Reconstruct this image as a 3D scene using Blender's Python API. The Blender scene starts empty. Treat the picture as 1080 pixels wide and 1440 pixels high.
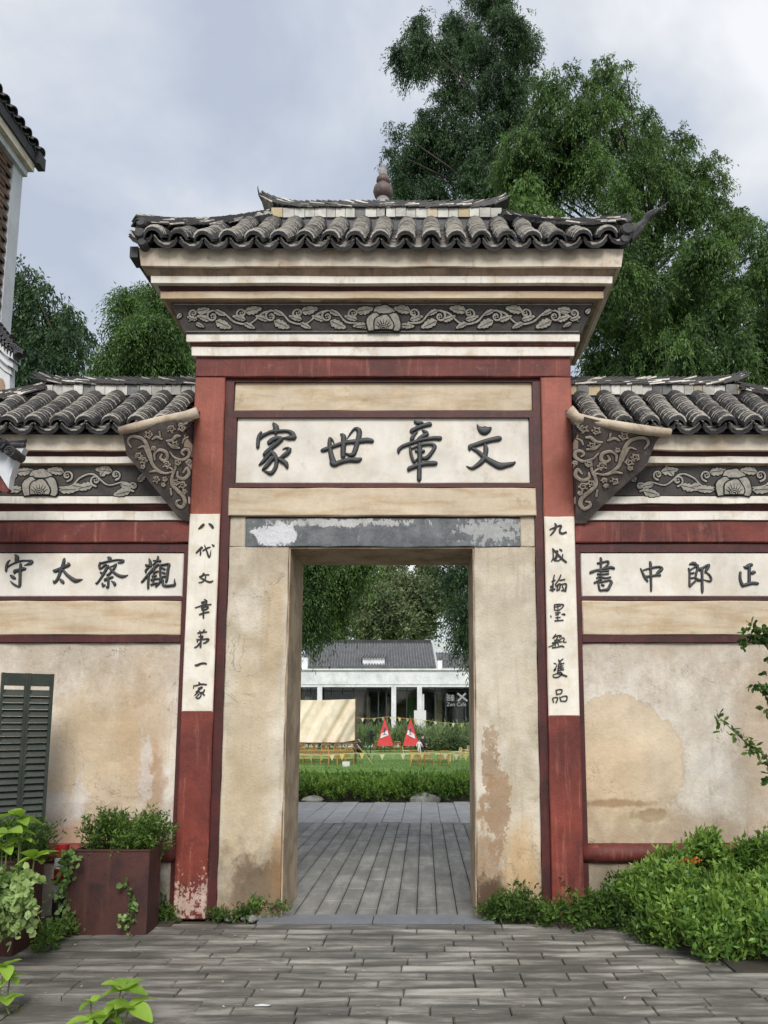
import bpy, math, random
import numpy as np
from mathutils import Matrix, Vector, Quaternion
R = math.radians
random.seed(7); rng = np.random.default_rng(7)
sc = bpy.context.scene
COL = sc.collection

# ---------------------------------------------------------------- camera, world, sun, exposure
FPX, PX0, PY0, TH, EYE = 1080.0, 597.0, 869.0, R(7.7), 1.6
cam_d = bpy.data.cameras.new('camera'); cam = bpy.data.objects.new('camera', cam_d); COL.objects.link(cam)
cam.location = (0, 0, EYE); cam.rotation_euler = (R(90) + TH, 0, 0)
cam_d.sensor_fit = 'VERTICAL'; cam_d.sensor_height = 36; cam_d.lens = 36 * FPX / 1440
cam_d.shift_x = (540 - PX0) / 1440; cam_d.shift_y = (PY0 - 720) / 1440
cam_d.clip_end = 2000; cam_d.clip_start = .05
sc.camera = cam
sc.view_settings.view_transform = 'Standard'; sc.view_settings.look = 'None'
sc.view_settings.exposure = 0.88; sc.view_settings.gamma = 1
sc.view_settings.use_curve_mapping = False
SUN_EL, SUN_AZ = 42, 174       # degrees; azimuth from +Y clockwise (the sun stands behind the viewer, a little to the right)

class NT:
    """small helper for node trees"""
    def __init__(s, tree): s.t = tree; s.n = tree.nodes; s.l = tree.links
    def new(s, typ, **kw):
        n = s.n.new(typ)
        for k, v in kw.items(): setattr(n, k, v)
        return n
    def put(s, sock, v):
        if hasattr(v, 'links') or isinstance(v, bpy.types.NodeSocket): s.l.new(v, sock)
        elif isinstance(v, (tuple, list)) and sock.type == 'RGBA' and len(v) == 3: sock.default_value = (*v, 1)
        else: sock.default_value = v
    def math(s, op, a, b=0.0, c=0.0, clamp=False):
        n = s.new('ShaderNodeMath', operation=op, use_clamp=clamp)
        s.put(n.inputs[0], a); s.put(n.inputs[1], b); s.put(n.inputs[2], c); return n.outputs[0]
    def mix(s, f, a, b, mode='MIX'):
        n = s.new('ShaderNodeMix', data_type='RGBA', blend_type=mode)
        s.put(n.inputs[0], f); s.put(n.inputs[6], a); s.put(n.inputs[7], b); return n.outputs[2]
    def noise(s, vec, scale, detail=5, rough=.6, dist=0.0):
        n = s.new('ShaderNodeTexNoise'); s.put(n.inputs['Vector'], vec)
        n.inputs['Scale'].default_value = scale; n.inputs['Detail'].default_value = detail
        n.inputs['Roughness'].default_value = rough; n.inputs['Distortion'].default_value = dist
        return n.outputs['Fac']
    def step(s, v, lo, hi):
        n = s.new('ShaderNodeMapRange', interpolation_type='SMOOTHSTEP')
        s.put(n.inputs[0], v); n.inputs[1].default_value = lo; n.inputs[2].default_value = hi
        return n.outputs[0]
    def scale(s, vec, k):
        n = s.new('ShaderNodeVectorMath', operation='MULTIPLY'); s.put(n.inputs[0], vec); n.inputs[1].default_value = k
        return n.outputs[0]

world = bpy.data.worlds.new("World"); sc.world = world; world.use_nodes = True
w = NT(world.node_tree); w.n.clear()
wo = w.new('ShaderNodeOutputWorld'); bg = w.new('ShaderNodeBackground'); w.l.new(bg.outputs[0], wo.inputs[0])
sky = w.new('ShaderNodeTexSky', sky_type='NISHITA'); sky.sun_disc = False
sky.sun_elevation = R(SUN_EL); sky.sun_rotation = R(SUN_AZ); sky.air_density = 1.5; sky.dust_density = 2
tc = w.new('ShaderNodeTexCoord')
sep = w.new('ShaderNodeSeparateXYZ'); w.l.new(tc.outputs['Generated'], sep.inputs[0])
zz = w.math('ADD', w.math('MAXIMUM', sep.outputs[2], 0.0), .62)
cmb = w.new('ShaderNodeCombineXYZ')
w.l.new(w.math('DIVIDE', sep.outputs[0], zz), cmb.inputs[0]); w.l.new(w.math('DIVIDE', sep.outputs[1], zz), cmb.inputs[1])
cmb.inputs[2].default_value = 5.2
n1 = w.noise(cmb.outputs[0], 2.3, 9, .52, .25); n2 = w.noise(cmb.outputs[0], 6, 6, .55, .2)
cl = w.math('ADD', w.math('MULTIPLY', n1, .75), w.math('MULTIPLY', n2, .25))
rmp = w.new('ShaderNodeValToRGB'); w.l.new(cl, rmp.inputs[0])
e = rmp.color_ramp.elements
e[0].position = .41; e[0].color = (.29, .32, .38, 1)
e[1].position = .60; e[1].color = (.54, .545, .56, 1)
m_ = rmp.color_ramp.elements.new(.475); m_.color = (.35, .378, .43, 1)
m_ = rmp.color_ramp.elements.new(.525); m_.color = (.425, .44, .465, 1)
skym = w.mix(1.0, sky.outputs[0], (.10, .10, .10, 1), 'MULTIPLY')
w.l.new(w.mix(.9, skym, rmp.outputs[0]), bg.inputs[0]); bg.inputs[1].default_value = 1.0

sun_d = bpy.data.lights.new('sun', 'SUN'); sun_d.energy = 1.7; sun_d.angle = R(26); sun_d.color = (1, .965, .92)
sun = bpy.data.objects.new('sun', sun_d); COL.objects.link(sun)
sv = Vector((math.sin(R(SUN_AZ)) * math.cos(R(SUN_EL)), math.cos(R(SUN_AZ)) * math.cos(R(SUN_EL)), math.sin(R(SUN_EL))))
sun.rotation_euler = sv.to_track_quat('Z', 'Y').to_euler(); sun.location = sv * 50

# ---------------------------------------------------------------- measuring: photograph pixel -> point on a vertical plane y = Y
_s, _c = math.sin(TH), math.cos(TH)
def at(px, py, Y):
    u = (PY0 - py) / FPX; t = Y / (_c - u * _s)
    return Vector(((px - PX0) / FPX * t, Y, EYE + t * (_s + u * _c)))
def Zp(py, Y): return at(0, py, Y).z
def Xp(px, py, Y): return at(px, py, Y).x
def ray(px, py):
    u = (PY0 - py) / FPX
    return Vector(((px - PX0) / FPX, _c - u * _s, _s + u * _c))
def on_plane(px, py, p0, n):
    d = ray(px, py); o = Vector((0, 0, EYE))
    return o + d * ((p0 - o).dot(n) / d.dot(n))
def ground(px, py, z=0.0):
    d = ray(px, py); k = (z - EYE) / d.z
    return Vector((d.x * k, d.y * k, z))

# ---------------------------------------------------------------- materials
MATS = {}
def base_mat(name, rough=.8):
    m = bpy.data.materials.new(name); m.use_nodes = True
    t = NT(m.node_tree); b = t.n['Principled BSDF']; b.inputs['Roughness'].default_value = rough
    MATS[name] = m
    return m, t, b
def surf(name, col, col2=None, sc1=3, lo=.4, hi=.65, rough=.85, bump=.25, bs=60, streak=None, grime=None, masks=(), rnd=0, fine=.12, vs=(1, 1, 1), metal=0, spots=None, mott=.75):
    """two colours mixed by noise, fine grain, vertical streaks, shaped stains (in world x,z), relief"""
    m, t, b = base_mat(name, rough)
    g = t.new('ShaderNodeNewGeometry'); P = g.outputs['Position']
    c = col
    if col2: c = t.mix(t.step(t.noise(t.scale(P, vs), sc1, 7, .62, .3), lo, hi), col, col2)
    if streak:
        sn = t.noise(t.scale(P, (9, 9, .7)), 2.2, 6, .65)
        c = t.mix(t.math('MULTIPLY', t.step(sn, .52, .78), streak[1]), c, streak[0])
    if grime:
        gn = t.noise(P, grime[2], 9, .72)
        c = t.mix(t.math('MULTIPLY', t.step(gn, .56, .7), grime[1]), c, grime[0])
    if masks:
        sp = t.new('ShaderNodeSeparateXYZ'); t.l.new(P, sp.inputs[0])
        for (cx, cz, rx, rz, mc, st, soft, nz, ns) in masks:
            dx = t.math('DIVIDE', t.math('SUBTRACT', sp.outputs[0], cx), rx); dz = t.math('DIVIDE', t.math('SUBTRACT', sp.outputs[2], cz), rz)
            d = t.math('SQRT', t.math('ADD', t.math('MULTIPLY', dx, dx), t.math('MULTIPLY', dz, dz)))
            d = t.math('ADD', d, t.math('MULTIPLY', t.math('SUBTRACT', t.noise(t.scale(P, (1, 1, .7)), ns, 8, .7), .5), nz))
            f = t.math('MULTIPLY', t.step(d, 1 + soft, 1 - soft), st)
            c = t.mix(f, c, mc)
    if spots:
        rg = t.math('ABSOLUTE', t.math('SUBTRACT', t.noise(P, 1.9, 9, .62, .8), .5))
        ck = t.math('MULTIPLY', t.step(rg, .0045, .0015), t.step(t.noise(P, 1.1, 3, .5), .5, .6))
        c = t.mix(t.math('MULTIPLY', ck, .6), c, (.12, .085, .055))
    if spots:
        f = t.math('MULTIPLY', t.step(t.noise(P, spots[1], 4, .7), spots[2], spots[2] + .05), spots[3])
        c = t.mix(f, c, spots[0])
    if bump and not metal:
        mo = t.math('ADD', t.math('MULTIPLY', t.noise(P, 1.7, 8, .68, .6), .9), t.math('MULTIPLY', t.noise(t.scale(P, (1, 1, .45)), 8, 6, .7), .5))
        c = t.mix(1.0, c, t.math('ADD', t.math('MULTIPLY', t.math('SUBTRACT', mo, .7), mott), 1.0), 'MULTIPLY')
    if fine:
        fn = t.noise(P, 45, 6, .75)
        v = t.math('ADD', t.math('MULTIPLY', fn, 2 * fine), 1 - fine)
        c = t.mix(1.0, c, v, 'MULTIPLY')
    if rnd:
        oi = t.new('ShaderNodeObjectInfo')
        v = t.math('ADD', t.math('MULTIPLY', oi.outputs['Random'], 2 * rnd), 1 - rnd)
        c = t.mix(1.0, c, v, 'MULTIPLY')
    t.put(b.inputs['Base Color'], c); b.inputs['Metallic'].default_value = metal
    if bump:
        h = t.math('ADD', t.noise(P, bs, 5, .7), t.math('MULTIPLY', t.noise(P, bs * .13, 4, .6), 2.2))
        bp = t.new('ShaderNodeBump'); bp.inputs['Strength'].default_value = bump; bp.inputs['Distance'].default_value = .01
        t.put(bp.inputs['Height'], h); t.l.new(bp.outputs[0], b.inputs['Normal'])
    return m
def leafmat(name, dark, light, trans=.35, rough=.5, edge=None):
    m, t, b = base_mat(name, rough)
    a = t.new('ShaderNodeAttribute', attribute_name='tint')
    g = t.new('ShaderNodeNewGeometry'); nz = t.math('ADD', a.outputs['Fac'], t.math('MULTIPLY', t.math('SUBTRACT', t.noise(g.outputs['Position'], 23, 4, .7), .5), .7), clamp=True)
    c = t.mix(nz, dark, light)
    t.put(b.inputs['Base Color'], c); b.inputs['Specular IOR Level'].default_value = .3
    tr = t.new('ShaderNodeBsdfTranslucent'); t.put(tr.inputs[0], t.mix(.35, c, (light[0] * 1.4, light[1] * 1.3, light[2] * .6)))
    mx = t.new('ShaderNodeMixShader'); mx.inputs[0].default_value = trans
    t.l.new(b.outputs[0], mx.inputs[1]); t.l.new(tr.outputs[0], mx.inputs[2])
    t.l.new(mx.outputs[0], t.n['Material Output'].inputs[0]); return m
def cc(px, py, rx, rz, Y=6.62):
    p = at(px, py, Y); k = 1 / 163.0
    return (p.x, p.z, rx * k, rz * k)

BROWN, TAN, UMBER = (.22, .12, .055), (.50, .34, .18), (.07, .04, .022)
M_white = surf('weathered_white_paint', (.76, .72, .65), (.60, .52, .41), 4, .48, .7, .85, .22, 70, ((.40, .33, .24), .55), ((.30, .22, .14), .5, 7), fine=.08)
M_strip = surf('aged_white_paint', (.73, .69, .605), (.63, .565, .45), 5, .42, .7, .8, .15, 60, ((.48, .42, .3), .3), None, fine=.06)
M_plaque = surf('plaque_white_paint', (.68, .645, .58), (.62, .56, .47), 3.5, .4, .7, .8, .15, 50, None, ((.42, .34, .24), .35, 6), fine=.06)
M_cream = surf('cream_plaster', (.56, .47, .345), (.46, .345, .22), 5, .42, .66, .85, .25, 60, None, ((.30, .20, .11), .55, 5), fine=.1, vs=(.35, 1, 2.2))
M_fascia = surf('fascia_plaster', (.70, .62, .51), (.52, .42, .31), 3, .42, .68, .85, .3, 45, ((.30, .22, .15), .45), ((.18, .13, .09), .6, 9), fine=.12)
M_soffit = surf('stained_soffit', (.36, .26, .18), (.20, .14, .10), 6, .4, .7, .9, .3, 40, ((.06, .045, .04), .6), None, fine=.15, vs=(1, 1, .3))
M_red = surf('oxide_red_paint', (.155, .030, .021), (.088, .016, .012), 3.0, .36, .66, .68, .25, 60, ((.34, .12, .08), .7), ((.30, .13, .10), .45, 11), fine=.25, mott=1.3)
chips = [cc(275, 1268, 30, 26) + ((.62, .52, .42), 1, .05, 3.2, 14)]
M_pillar = surf('pillar_red_paint', (.19, .034, .021), (.10, .017, .012), 2.1, .34, .68, .66, .3, 60, ((.40, .15, .10), .75), ((.085, .018, .016), .75, 6), fine=.25, mott=1.3,
                masks=[cc(290, 640, 70, 150) + ((.32, .095, .06), .6, .6, 1.6, 3), cc(780, 640, 70, 150) + ((.38, .115, .075), .65, .6, 1.6, 3),
                       cc(268, 1268, 13, 16) + ((.52, .40, .33), .8, .12, 9.5, 34), cc(290, 1262, 6, 22) + ((.52, .40, .33), .8, .12, 10, 36), cc(252, 1280, 5, 30) + ((.5, .38, .3), .75, .12, 9, 38)])
M_darkred = surf('red_paint_recess_shade', (.066, .0095, .0075), (.036, .006, .005), 4, .4, .65, .6, .2, 60, ((.20, .05, .045), .35), None, fine=.25)  # dark red of the frames; red paint darkened, recess shade put into its colour
wmasks = [cc(130, 1075, 85, 110) + ((.50, .36, .20), .65, .45, 1.6, 3), cc(205, 1010, 40, 90) + ((.42, .27, .13), .5, .5, 1.8, 3.5),
          cc(215, 1100, 16, 60) + ((.33, .17, .07), .6, .4, 2.2, 6), cc(88, 1140, 34, 22) + ((.58, .57, .57), .5, .45, 2.6, 7),
          cc(205, 1075, 9, 50) + ((.62, .60, .57), .55, .3, 5, 12), cc(110, 1110, 10, 32) + ((.62, .60, .58), .5, .3, 5, 12),
          cc(150, 1175, 120, 16) + ((.42, .20, .13), .6, .5, 2, 6),
          # right wall: the tan repair patch with a crisp edge and a darker rim
          cc(864, 1140, 84, 74) + ((.56, .45, .30), .55, .3, 1.5, 2), cc(869, 1072, 92, 88) + ((.40, .29, .18), .5, .02, 1.1, 2.0), cc(868, 1073, 90.5, 86.5) + ((.59, .485, .345), .8, .03, 1.1, 2.0), cc(845, 1085, 50, 70) + ((.52, .37, .22), .45, .6, 1.6, 3),
          cc(860, 1130, 60, 5) + ((.25, .14, .06), .7, .4, 2.5, 7), cc(915, 1147, 26, 8) + ((.22, .13, .06), .85, .3, 3, 9),
          cc(1075, 1040, 34, 110) + ((.34, .24, .14), .6, .6, 1.5, 3), 
          cc(1050, 1090, 18, 60) + ((.30, .24, .16), .45, .6, 1.6, 4), cc(930, 1165, 120, 20) + ((.50, .42, .26), .5, .6, 1.5, 4),
          (0, 2.28, 9, .30, (.34, .27, .19), .5, .9, 5.5, 6), (0, .62, 9, .22, (.33, .23, .15), .6, .9, 5.5, 5), (0, .2, 9, .22, (.16, .13, .09), .75, .8, 4.5, 6),
          cc(860, 1230, 40, 40) + ((.22, .18, .12), .8, .3, 2.5, 8)]
M_wall = surf('old_wall_plaster', (.665, .615, .54), (.53, .465, .38), 2.0, .4, .68, .9, .45, 45, ((.42, .34, .24), .6), ((.30, .23, .15), .5, 6), fine=.14, masks=wmasks,
              spots=((.2, .12, .07), 38, .71, .8))
pmasks = [cc(345, 1120, 30, 190) + ((.47, .36, .21), .6, .5, 1.6, 3), cc(385, 900, 16, 120) + ((.45, .33, .19), .6, .5, 1.8, 4),
          cc(352, 1255, 24, 46) + (UMBER, .9, .3, 2.4, 6), cc(388, 1252, 20, 36) + ((.12, .06, .02), .9, .3, 2.2, 6), cc(395, 1215, 14, 60) + ((.34, .17, .05), .6, .5, 2.2, 5),
          cc(330, 1285, 26, 16) + ((.40, .20, .14), .6, .4, 2, 6),
          (0, .12, 9, .34, (.20, .15, .10), .7, .9, 5, 7), (0, 3.1, 9, .35, (.36, .29, .21), .5, .9, 5.5, 7),
          # right pier: render fallen off, brown body showing
          cc(690, 1075, 17, 42) + ((.31, .21, .13), .8, .07, 5, 9), cc(698, 1140, 18, 60) + ((.29, .19, .11), .8, .08, 5, 8), cc(684, 1210, 16, 60) + ((.33, .22, .13), .7, .2, 5, 8),
          cc(690, 1268, 26, 34) + (UMBER, .9, .3, 2.4, 8), cc(735, 1230, 24, 70) + ((.52, .34, .16), .6, .5, 1.8, 4), cc(672, 1060, 5, 50) + ((.62, .56, .48), .9, .2, 3, 10),
          cc(710, 900, 40, 130) + ((.55, .49, .38), .5, .6, 1.4, 3)]
M_pier = surf('pier_plaster', (.61, .555, .455), (.44, .375, .275), 2.4, .38, .66, .9, .5, 45, ((.33, .26, .17), .75), ((.27, .215, .15), .6, 5), fine=.16, masks=pmasks,
              spots=((.16, .11, .07), 30, .70, .8))
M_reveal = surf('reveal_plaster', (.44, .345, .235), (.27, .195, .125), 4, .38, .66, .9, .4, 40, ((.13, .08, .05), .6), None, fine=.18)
lm = [(at(388, 752, 6.6).x, at(388, 752, 6.6).z, .2, .10, (.60, .60, .62), .95, .08, 3.0, 9), (at(357, 748, 6.6).x, at(357, 748, 6.6).z, .045, .02, (.62, .6, .58), .9, .1, 1.5, 9),
      (at(690, 745, 6.6).x, at(690, 745, 6.6).z, .25, .1, (.45, .45, .44), .6, .05, 6.5, 22), (at(480, 735, 6.6).x, at(480, 735, 6.6).z, .5, .03, (.55, .54, .52), .7, .1, 6, 16)]
M_lintel = surf('grey_stone_lintel', (.16, .17, .175), (.10, .108, .115), 9, .35, .65, .85, .5, 90, None, ((.27, .28, .28), .6, 16), fine=.35, masks=lm)
M_frieze = surf('frieze_ground', (.085, .078, .072), (.055, .052, .05), 8, .4, .65, .85, .3, 50, None, ((.13, .12, .11), .5, 12), fine=.2)
M_spandrel = surf('spandrel_ground', (.125, .10, .09), (.07, .06, .058), 7, .4, .65, .9, .4, 45, None, ((.22, .20, .18), .6, 10), fine=.25)
M_ink = surf('relief_outline_black', (.009, .009, .010), rough=.8, bump=0, fine=0)
M_leafpaint = surf('relief_grey_cream', (.44, .415, .36), (.30, .28, .24), 22, .4, .65, .8, .2, 90, None, ((.16, .14, .12), .5, 30), fine=.2)
M_tanpaint = surf('relief_tan', (.40, .34, .27), (.25, .21, .175), 18, .4, .65, .8, .2, 90, None, ((.13, .11, .1), .5, 26), fine=.2)
M_letter = surf('charcoal_letter_paint', (.030, .033, .036), (.05, .052, .055), 12, .4, .7, .55, .2, 60, fine=.25)
M_brush = surf('black_brush_ink', (.022, .02, .02), rough=.7, bump=0, fine=.2)
def tilemat(name, pale, lo, hi, k=1.0):
    m, t, b = base_mat(name, .62)
    g = t.new('ShaderNodeNewGeometry'); P = g.outputs['Position']
    f = t.step(t.noise(P, 2.6, 4, .6), lo, hi)
    f2 = t.step(t.noise(t.scale(P, (1, 1.5, 9)), 9, 5, .7), .38, .62)
    oi = t.new('ShaderNodeObjectInfo')
    f3 = t.step(t.math('ADD', oi.outputs['Random'], 0), .15, .9)
    at_ = t.new('ShaderNodeAttribute', attribute_name='tint')
    f3 = t.math('ADD', t.math('MULTIPLY', f3, .75), t.math('MULTIPLY', at_.outputs['Fac'], .85), clamp=True)
    q = t.math('MULTIPLY', t.math('MULTIPLY', t.math('ADD', f, .6), t.math('ADD', f2, .45)), t.math('ADD', f3, .3), clamp=True)
    c = t.mix(q, (.018 * k, .018 * k, .020 * k), pale)
    c = t.mix(1.0, c, t.math('ADD', t.math('MULTIPLY', t.noise(P, 50, 5, .7), .5), .75), 'MULTIPLY')
    t.put(b.inputs['Base Color'], c)
    bp = t.new('ShaderNodeBump'); bp.inputs['Strength'].default_value = .4; bp.inputs['Distance'].default_value = .006
    t.put(bp.inputs['Height'], t.noise(P, 60, 5, .7)); t.l.new(bp.outputs[0], b.inputs['Normal'])
    return m
M_tile = tilemat('grey_clay_tile', (.055, .053, .05), .35, .7, .8)
M_tilerim = tilemat('lichened_tile_rim', (.72, .67, .585), .3, .55, 1.6)
M_tiledark = tilemat('black_clay_tile', (.09, .09, .10), .4, .8)
M_block = surf('ridge_block_lime', (.55, .54, .49), (.40, .39, .36), 8, .4, .65, .9, .3, 40, None, ((.18, .17, .15), .6, 14), rnd=.22, fine=.15)
M_block2 = surf('ridge_block_yellow', (.52, .42, .26), (.42, .36, .27), 8, .4, .65, .9, .3, 40, rnd=.15, fine=.15)
M_block3 = surf('ridge_block_dark', (.13, .13, .13), (.2, .2, .19), 8, .4, .65, .9, .3, 40, rnd=.2, fine=.15)
M_roll = surf('tan_roll_render', (.50, .42, .32), (.33, .25, .18), 6, .4, .65, .9, .4, 40, None, ((.16, .11, .07), .6, 9), fine=.2)
def pavemat(name, a, b_, rnd, wet=.4, vs=(1.2, 9, 1), edge=0):
    m, t, b = base_mat(name, .6)
    g = t.new('ShaderNodeNewGeometry'); P = g.outputs['Position']
    c = t.mix(t.step(t.noise(t.scale(P, vs), 1.6, 6, .65, .4), .4, .66), a, b_)
    c = t.mix(t.math('MULTIPLY', t.step(t.noise(P, 1.1, 5, .6), .45, .7), .55), c, (a[0] * .5, a[1] * .5, a[2] * .5))
    c = t.mix(t.math('MULTIPLY', t.step(t.noise(P, 4.3, 7, .7), .6, .72), .35), c, (a[0] * .8, a[1] * 1.0, a[2] * .65))
    sp = t.math('MULTIPLY', t.step(t.noise(P, 26, 5, .75), .67, .71), .5)
    c = t.mix(sp, c, (.34, .32, .28))
    c = t.mix(1.0, c, t.math('ADD', t.math('MULTIPLY', t.noise(P, 130, 4, .8), 1.1), .45), 'MULTIPLY')
    oi = t.new('ShaderNodeObjectInfo')
    c = t.mix(1.0, c, t.math('ADD', t.math('MULTIPLY', oi.outputs['Random'], 2 * rnd), 1 - rnd), 'MULTIPLY')
    if edge:   # dirt settled along the joints of each stone
        tcd = t.new('ShaderNodeTexCoord'); so = t.new('ShaderNodeSeparateXYZ'); t.l.new(tcd.outputs['Object'], so.inputs[0])
        ay = t.math('ADD', t.math('ABSOLUTE', so.outputs[edge - 1]), t.math('MULTIPLY', t.math('SUBTRACT', t.noise(P, 7, 5, .7), .5), .35))
        c = t.mix(t.math('MULTIPLY', t.step(ay, .25, .5), .62 if edge == 2 else .3), c, (a[0] * .38, a[1] * .38, a[2] * .36))
    t.put(b.inputs['Base Color'], c)
    t.put(b.inputs['Roughness'], t.math('ADD', t.math('MULTIPLY', t.noise(P, 3, 4, .6), wet), .62 - wet / 2))
    bp = t.new('ShaderNodeBump'); bp.inputs['Strength'].default_value = .55; bp.inputs['Distance'].default_value = .006
    t.put(bp.inputs['Height'], t.math('ADD', t.noise(P, 110, 5, .75), t.math('MULTIPLY', t.noise(P, 9, 4, .6), 1.5))); t.l.new(bp.outputs[0], b.inputs['Normal'])
    return m
M_paver = pavemat('worn_stone_paver', (.12, .114, .10), (.36, .34, .30), .27, .45, (1.0, 5, 1), 2)
M_paver2 = pavemat('courtyard_stone_paver', (.18, .175, .155), (.27, .26, .235), .2, .3, (5, 1.5, 1), 1)
M_granite = surf('pale_granite', (.26, .265, .275), (.33, .335, .34), 5, .4, .7, .75, .3, 90, None, ((.15, .15, .16), .6, 40), rnd=.08, fine=.4)
M_joint = surf('earth_joint', (.075, .066, .052), (.10, .085, .065), 6, bump=.3, fine=.3)
M_thresh = surf('blue_grey_threshold_stone', (.175, .185, .20), (.14, .145, .15), 4, .4, .7, .55, .15, 60, rnd=.05, fine=.15)
M_lawn = surf('lawn_grass', (.10, .19, .035), (.145, .25, .06), .5, .35, .7, .9, .8, 30, None, ((.05, .12, .02), .5, 2.5), fine=.4)
M_soil = surf('dark_soil', (.05, .042, .03), (.035, .032, .022), 8, bump=.6, bs=30, fine=.4)
M_corten = surf('rusted_steel', (.068, .023, .018), (.038, .014, .014), 4, .4, .65, .65, .25, 50, ((.12, .05, .03), .5), ((.022, .011, .012), .8, 5), fine=.15)
M_shutter = surf('dark_green_shutter_paint', (.017, .025, .017), (.028, .036, .026), 6, .4, .7, .5, .15, 50, None, ((.10, .11, .09), .3, 14), fine=.2)
M_bark = surf('tree_bark', (.07, .055, .042), (.045, .036, .03), 6, bump=.8, bs=20, fine=.3, vs=(3, 3, .6))
M_cloth = surf('cream_canvas', (.84, .73, .58), (.80, .68, .53), 2, bump=.1, rough=.9, fine=.05)
M_bamboo = surf('bamboo_cane', (.55, .28, .09), (.42, .20, .06), 5, bump=.1, rough=.5, rnd=.25, fine=.15)
M_palewood = surf('pale_pine_wood', (.68, .52, .27), (.60, .44, .22), 5, bump=.15, rough=.6, rnd=.1, fine=.15)
M_darkwood = surf('dark_wood', (.12, .07, .04), (.09, .05, .03), 5, bump=.15, rough=.6, rnd=.1, fine=.15)
M_redflag = surf('red_canvas', (.62, .06, .06), (.55, .045, .05), 3, bump=.1, fine=.08)
M_cafewhite = surf('white_render', (.70, .71, .72), (.55, .57, .58), 1.2, .4, .7, .8, .15, 30, ((.42, .43, .44), .4), None, fine=.06)
M_cafewood = surf('cafe_back_wall', (.30, .22, .11), (.22, .16, .09), 1.5, bump=.1, fine=.1)
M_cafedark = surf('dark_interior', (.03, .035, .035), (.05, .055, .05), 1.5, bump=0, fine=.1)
M_cafetile = surf('grey_roof_tile', (.105, .108, .115), (.155, .155, .16), 3, .4, .7, .8, .3, 30, None, ((.06, .06, .065), .6, 4), fine=.2)
M_brick = surf('old_brick', (.17, .09, .055), (.10, .075, .06), 4, .4, .6, .9, .5, 40, None, ((.30, .20, .13), .5, 9), rnd=.35, fine=.25)
M_mortar = surf('lime_mortar', (.34, .27, .2), (.2, .15, .11), 6, bump=.5, fine=.3)
M_bwhite = surf('white_limewash', (.60, .62, .65), (.50, .52, .55), 2, .45, .7, .85, .12, 50, ((.40, .38, .36), .4), None, fine=.06)
M_rock = surf('grey_rock', (.24, .24, .22), (.14, .145, .13), 3, .4, .65, .9, .8, 14, None, ((.08, .10, .05), .6, 5), fine=.3)
M_red = M_red; M_black = surf('black_plastic', (.015, .015, .017), rough=.4, bump=0, fine=0)
M_postred = surf('post_red', (.30, .015, .018), rough=.4, bump=0, fine=.1); M_postwhite = surf('post_white', (.65, .66, .64), rough=.5, bump=0, fine=.1)
M_skin = surf('skin', (.50, .30, .21), rough=.6, bump=0, fine=0); M_hair = surf('dark_hair', (.02, .017, .015), rough=.6, bump=0, fine=0)
M_shirtw = surf('white_shirt', (.7, .7, .7), rough=.8, bump=0, fine=0); M_shirtb = surf('black_shirt', (.02, .02, .023), rough=.8, bump=0, fine=0)
M_ceramic = surf('brown_glazed_clay', (.16, .10, .085), (.10, .075, .07), 9, .4, .65, .6, .2, 60, None, ((.30, .25, .21), .6, 20), fine=.25)
M_ceramic2 = surf('pale_weathered_clay', (.34, .33, .32), (.22, .2, .2), 9, .4, .65, .8, .2, 60, None, ((.12, .12, .12), .6, 20), fine=.25)
M_orna = surf('black_corner_clay', (.035, .035, .04), (.06, .055, .055), 9, .4, .65, .75, .3, 50, None, ((.2, .19, .17), .5, 16), fine=.3)
mg, tg, bgs = base_mat('window_glass', .04)
bgs.inputs['Base Color'].default_value = (.5, .56, .56, 1); bgs.inputs['Transmission Weight'].default_value = 1; bgs.inputs['IOR'].default_value = 1.45
M_glass = mg
F_cyp = leafmat('cypress_leaf', (.010, .038, .012), (.125, .225, .055), .33)
F_cyp2 = leafmat('dark_cypress_leaf', (.008, .028, .013), (.075, .145, .055), .28)
F_broad = leafmat('broad_tree_leaf', (.035, .065, .022), (.13, .19, .075), .3)
F_camphor = leafmat('camphor_leaf', (.08, .11, .06), (.22, .27, .13), .3)
F_hedge = leafmat('hedge_leaf', (.022, .075, .012), (.20, .33, .06), .35)
F_bush = leafmat('bush_leaf', (.04, .12, .02), (.27, .42, .09), .35, .45)
F_weed = leafmat('weed_leaf', (.03, .07, .015), (.14, .24, .05), .35)
F_lime = leafmat('lime_leaf', (.10, .22, .025), (.34, .52, .08), .38, .45)
F_varg = leafmat('variegated_leaf', (.10, .20, .05), (.38, .50, .20), .35, .4)
F_grass = leafmat('tall_grass_leaf', (.07, .14, .04), (.25, .33, .16), .3)
F_flower = leafmat('orange_flower', (.6, .12, .03), (.7, .2, .05), .3)
M_stem = surf('green_stem', (.12, .14, .05), rough=.6, bump=0, fine=.1)

# ---------------------------------------------------------------- object helpers
def tag(o, label=None, cat=None, group=None, kind=None):
    if label: o['label'] = label
    if cat: o['category'] = cat
    if group: o['group'] = group
    if kind: o['kind'] = kind
    return o
def setparent(o, p):
    if p is None: return
    o.parent = p
    loc = Vector((0, 0, 0)); q = p
    while q is not None: loc = loc + q.location; q = q.parent if not q.get('_pi') else None
    o.matrix_parent_inverse = Matrix.Translation(-worldloc(p)) if p.type == 'EMPTY' else Matrix.Identity(4)
def worldloc(p): return Vector(p.location)
def thing(name, loc, label, cat, group=None, rz=0):
    o = bpy.data.objects.new(name, None); COL.objects.link(o); o.location = loc; o.rotation_euler.z = rz; o.empty_display_size = .2
    return tag(o, label, cat, group)
def link(name, me, parent=None, kind=None, label=None):
    o = bpy.data.objects.new(name, me); COL.objects.link(o); setparent(o, parent)
    if kind: o['kind'] = kind
    if label: o['label'] = label
    return o
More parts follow.
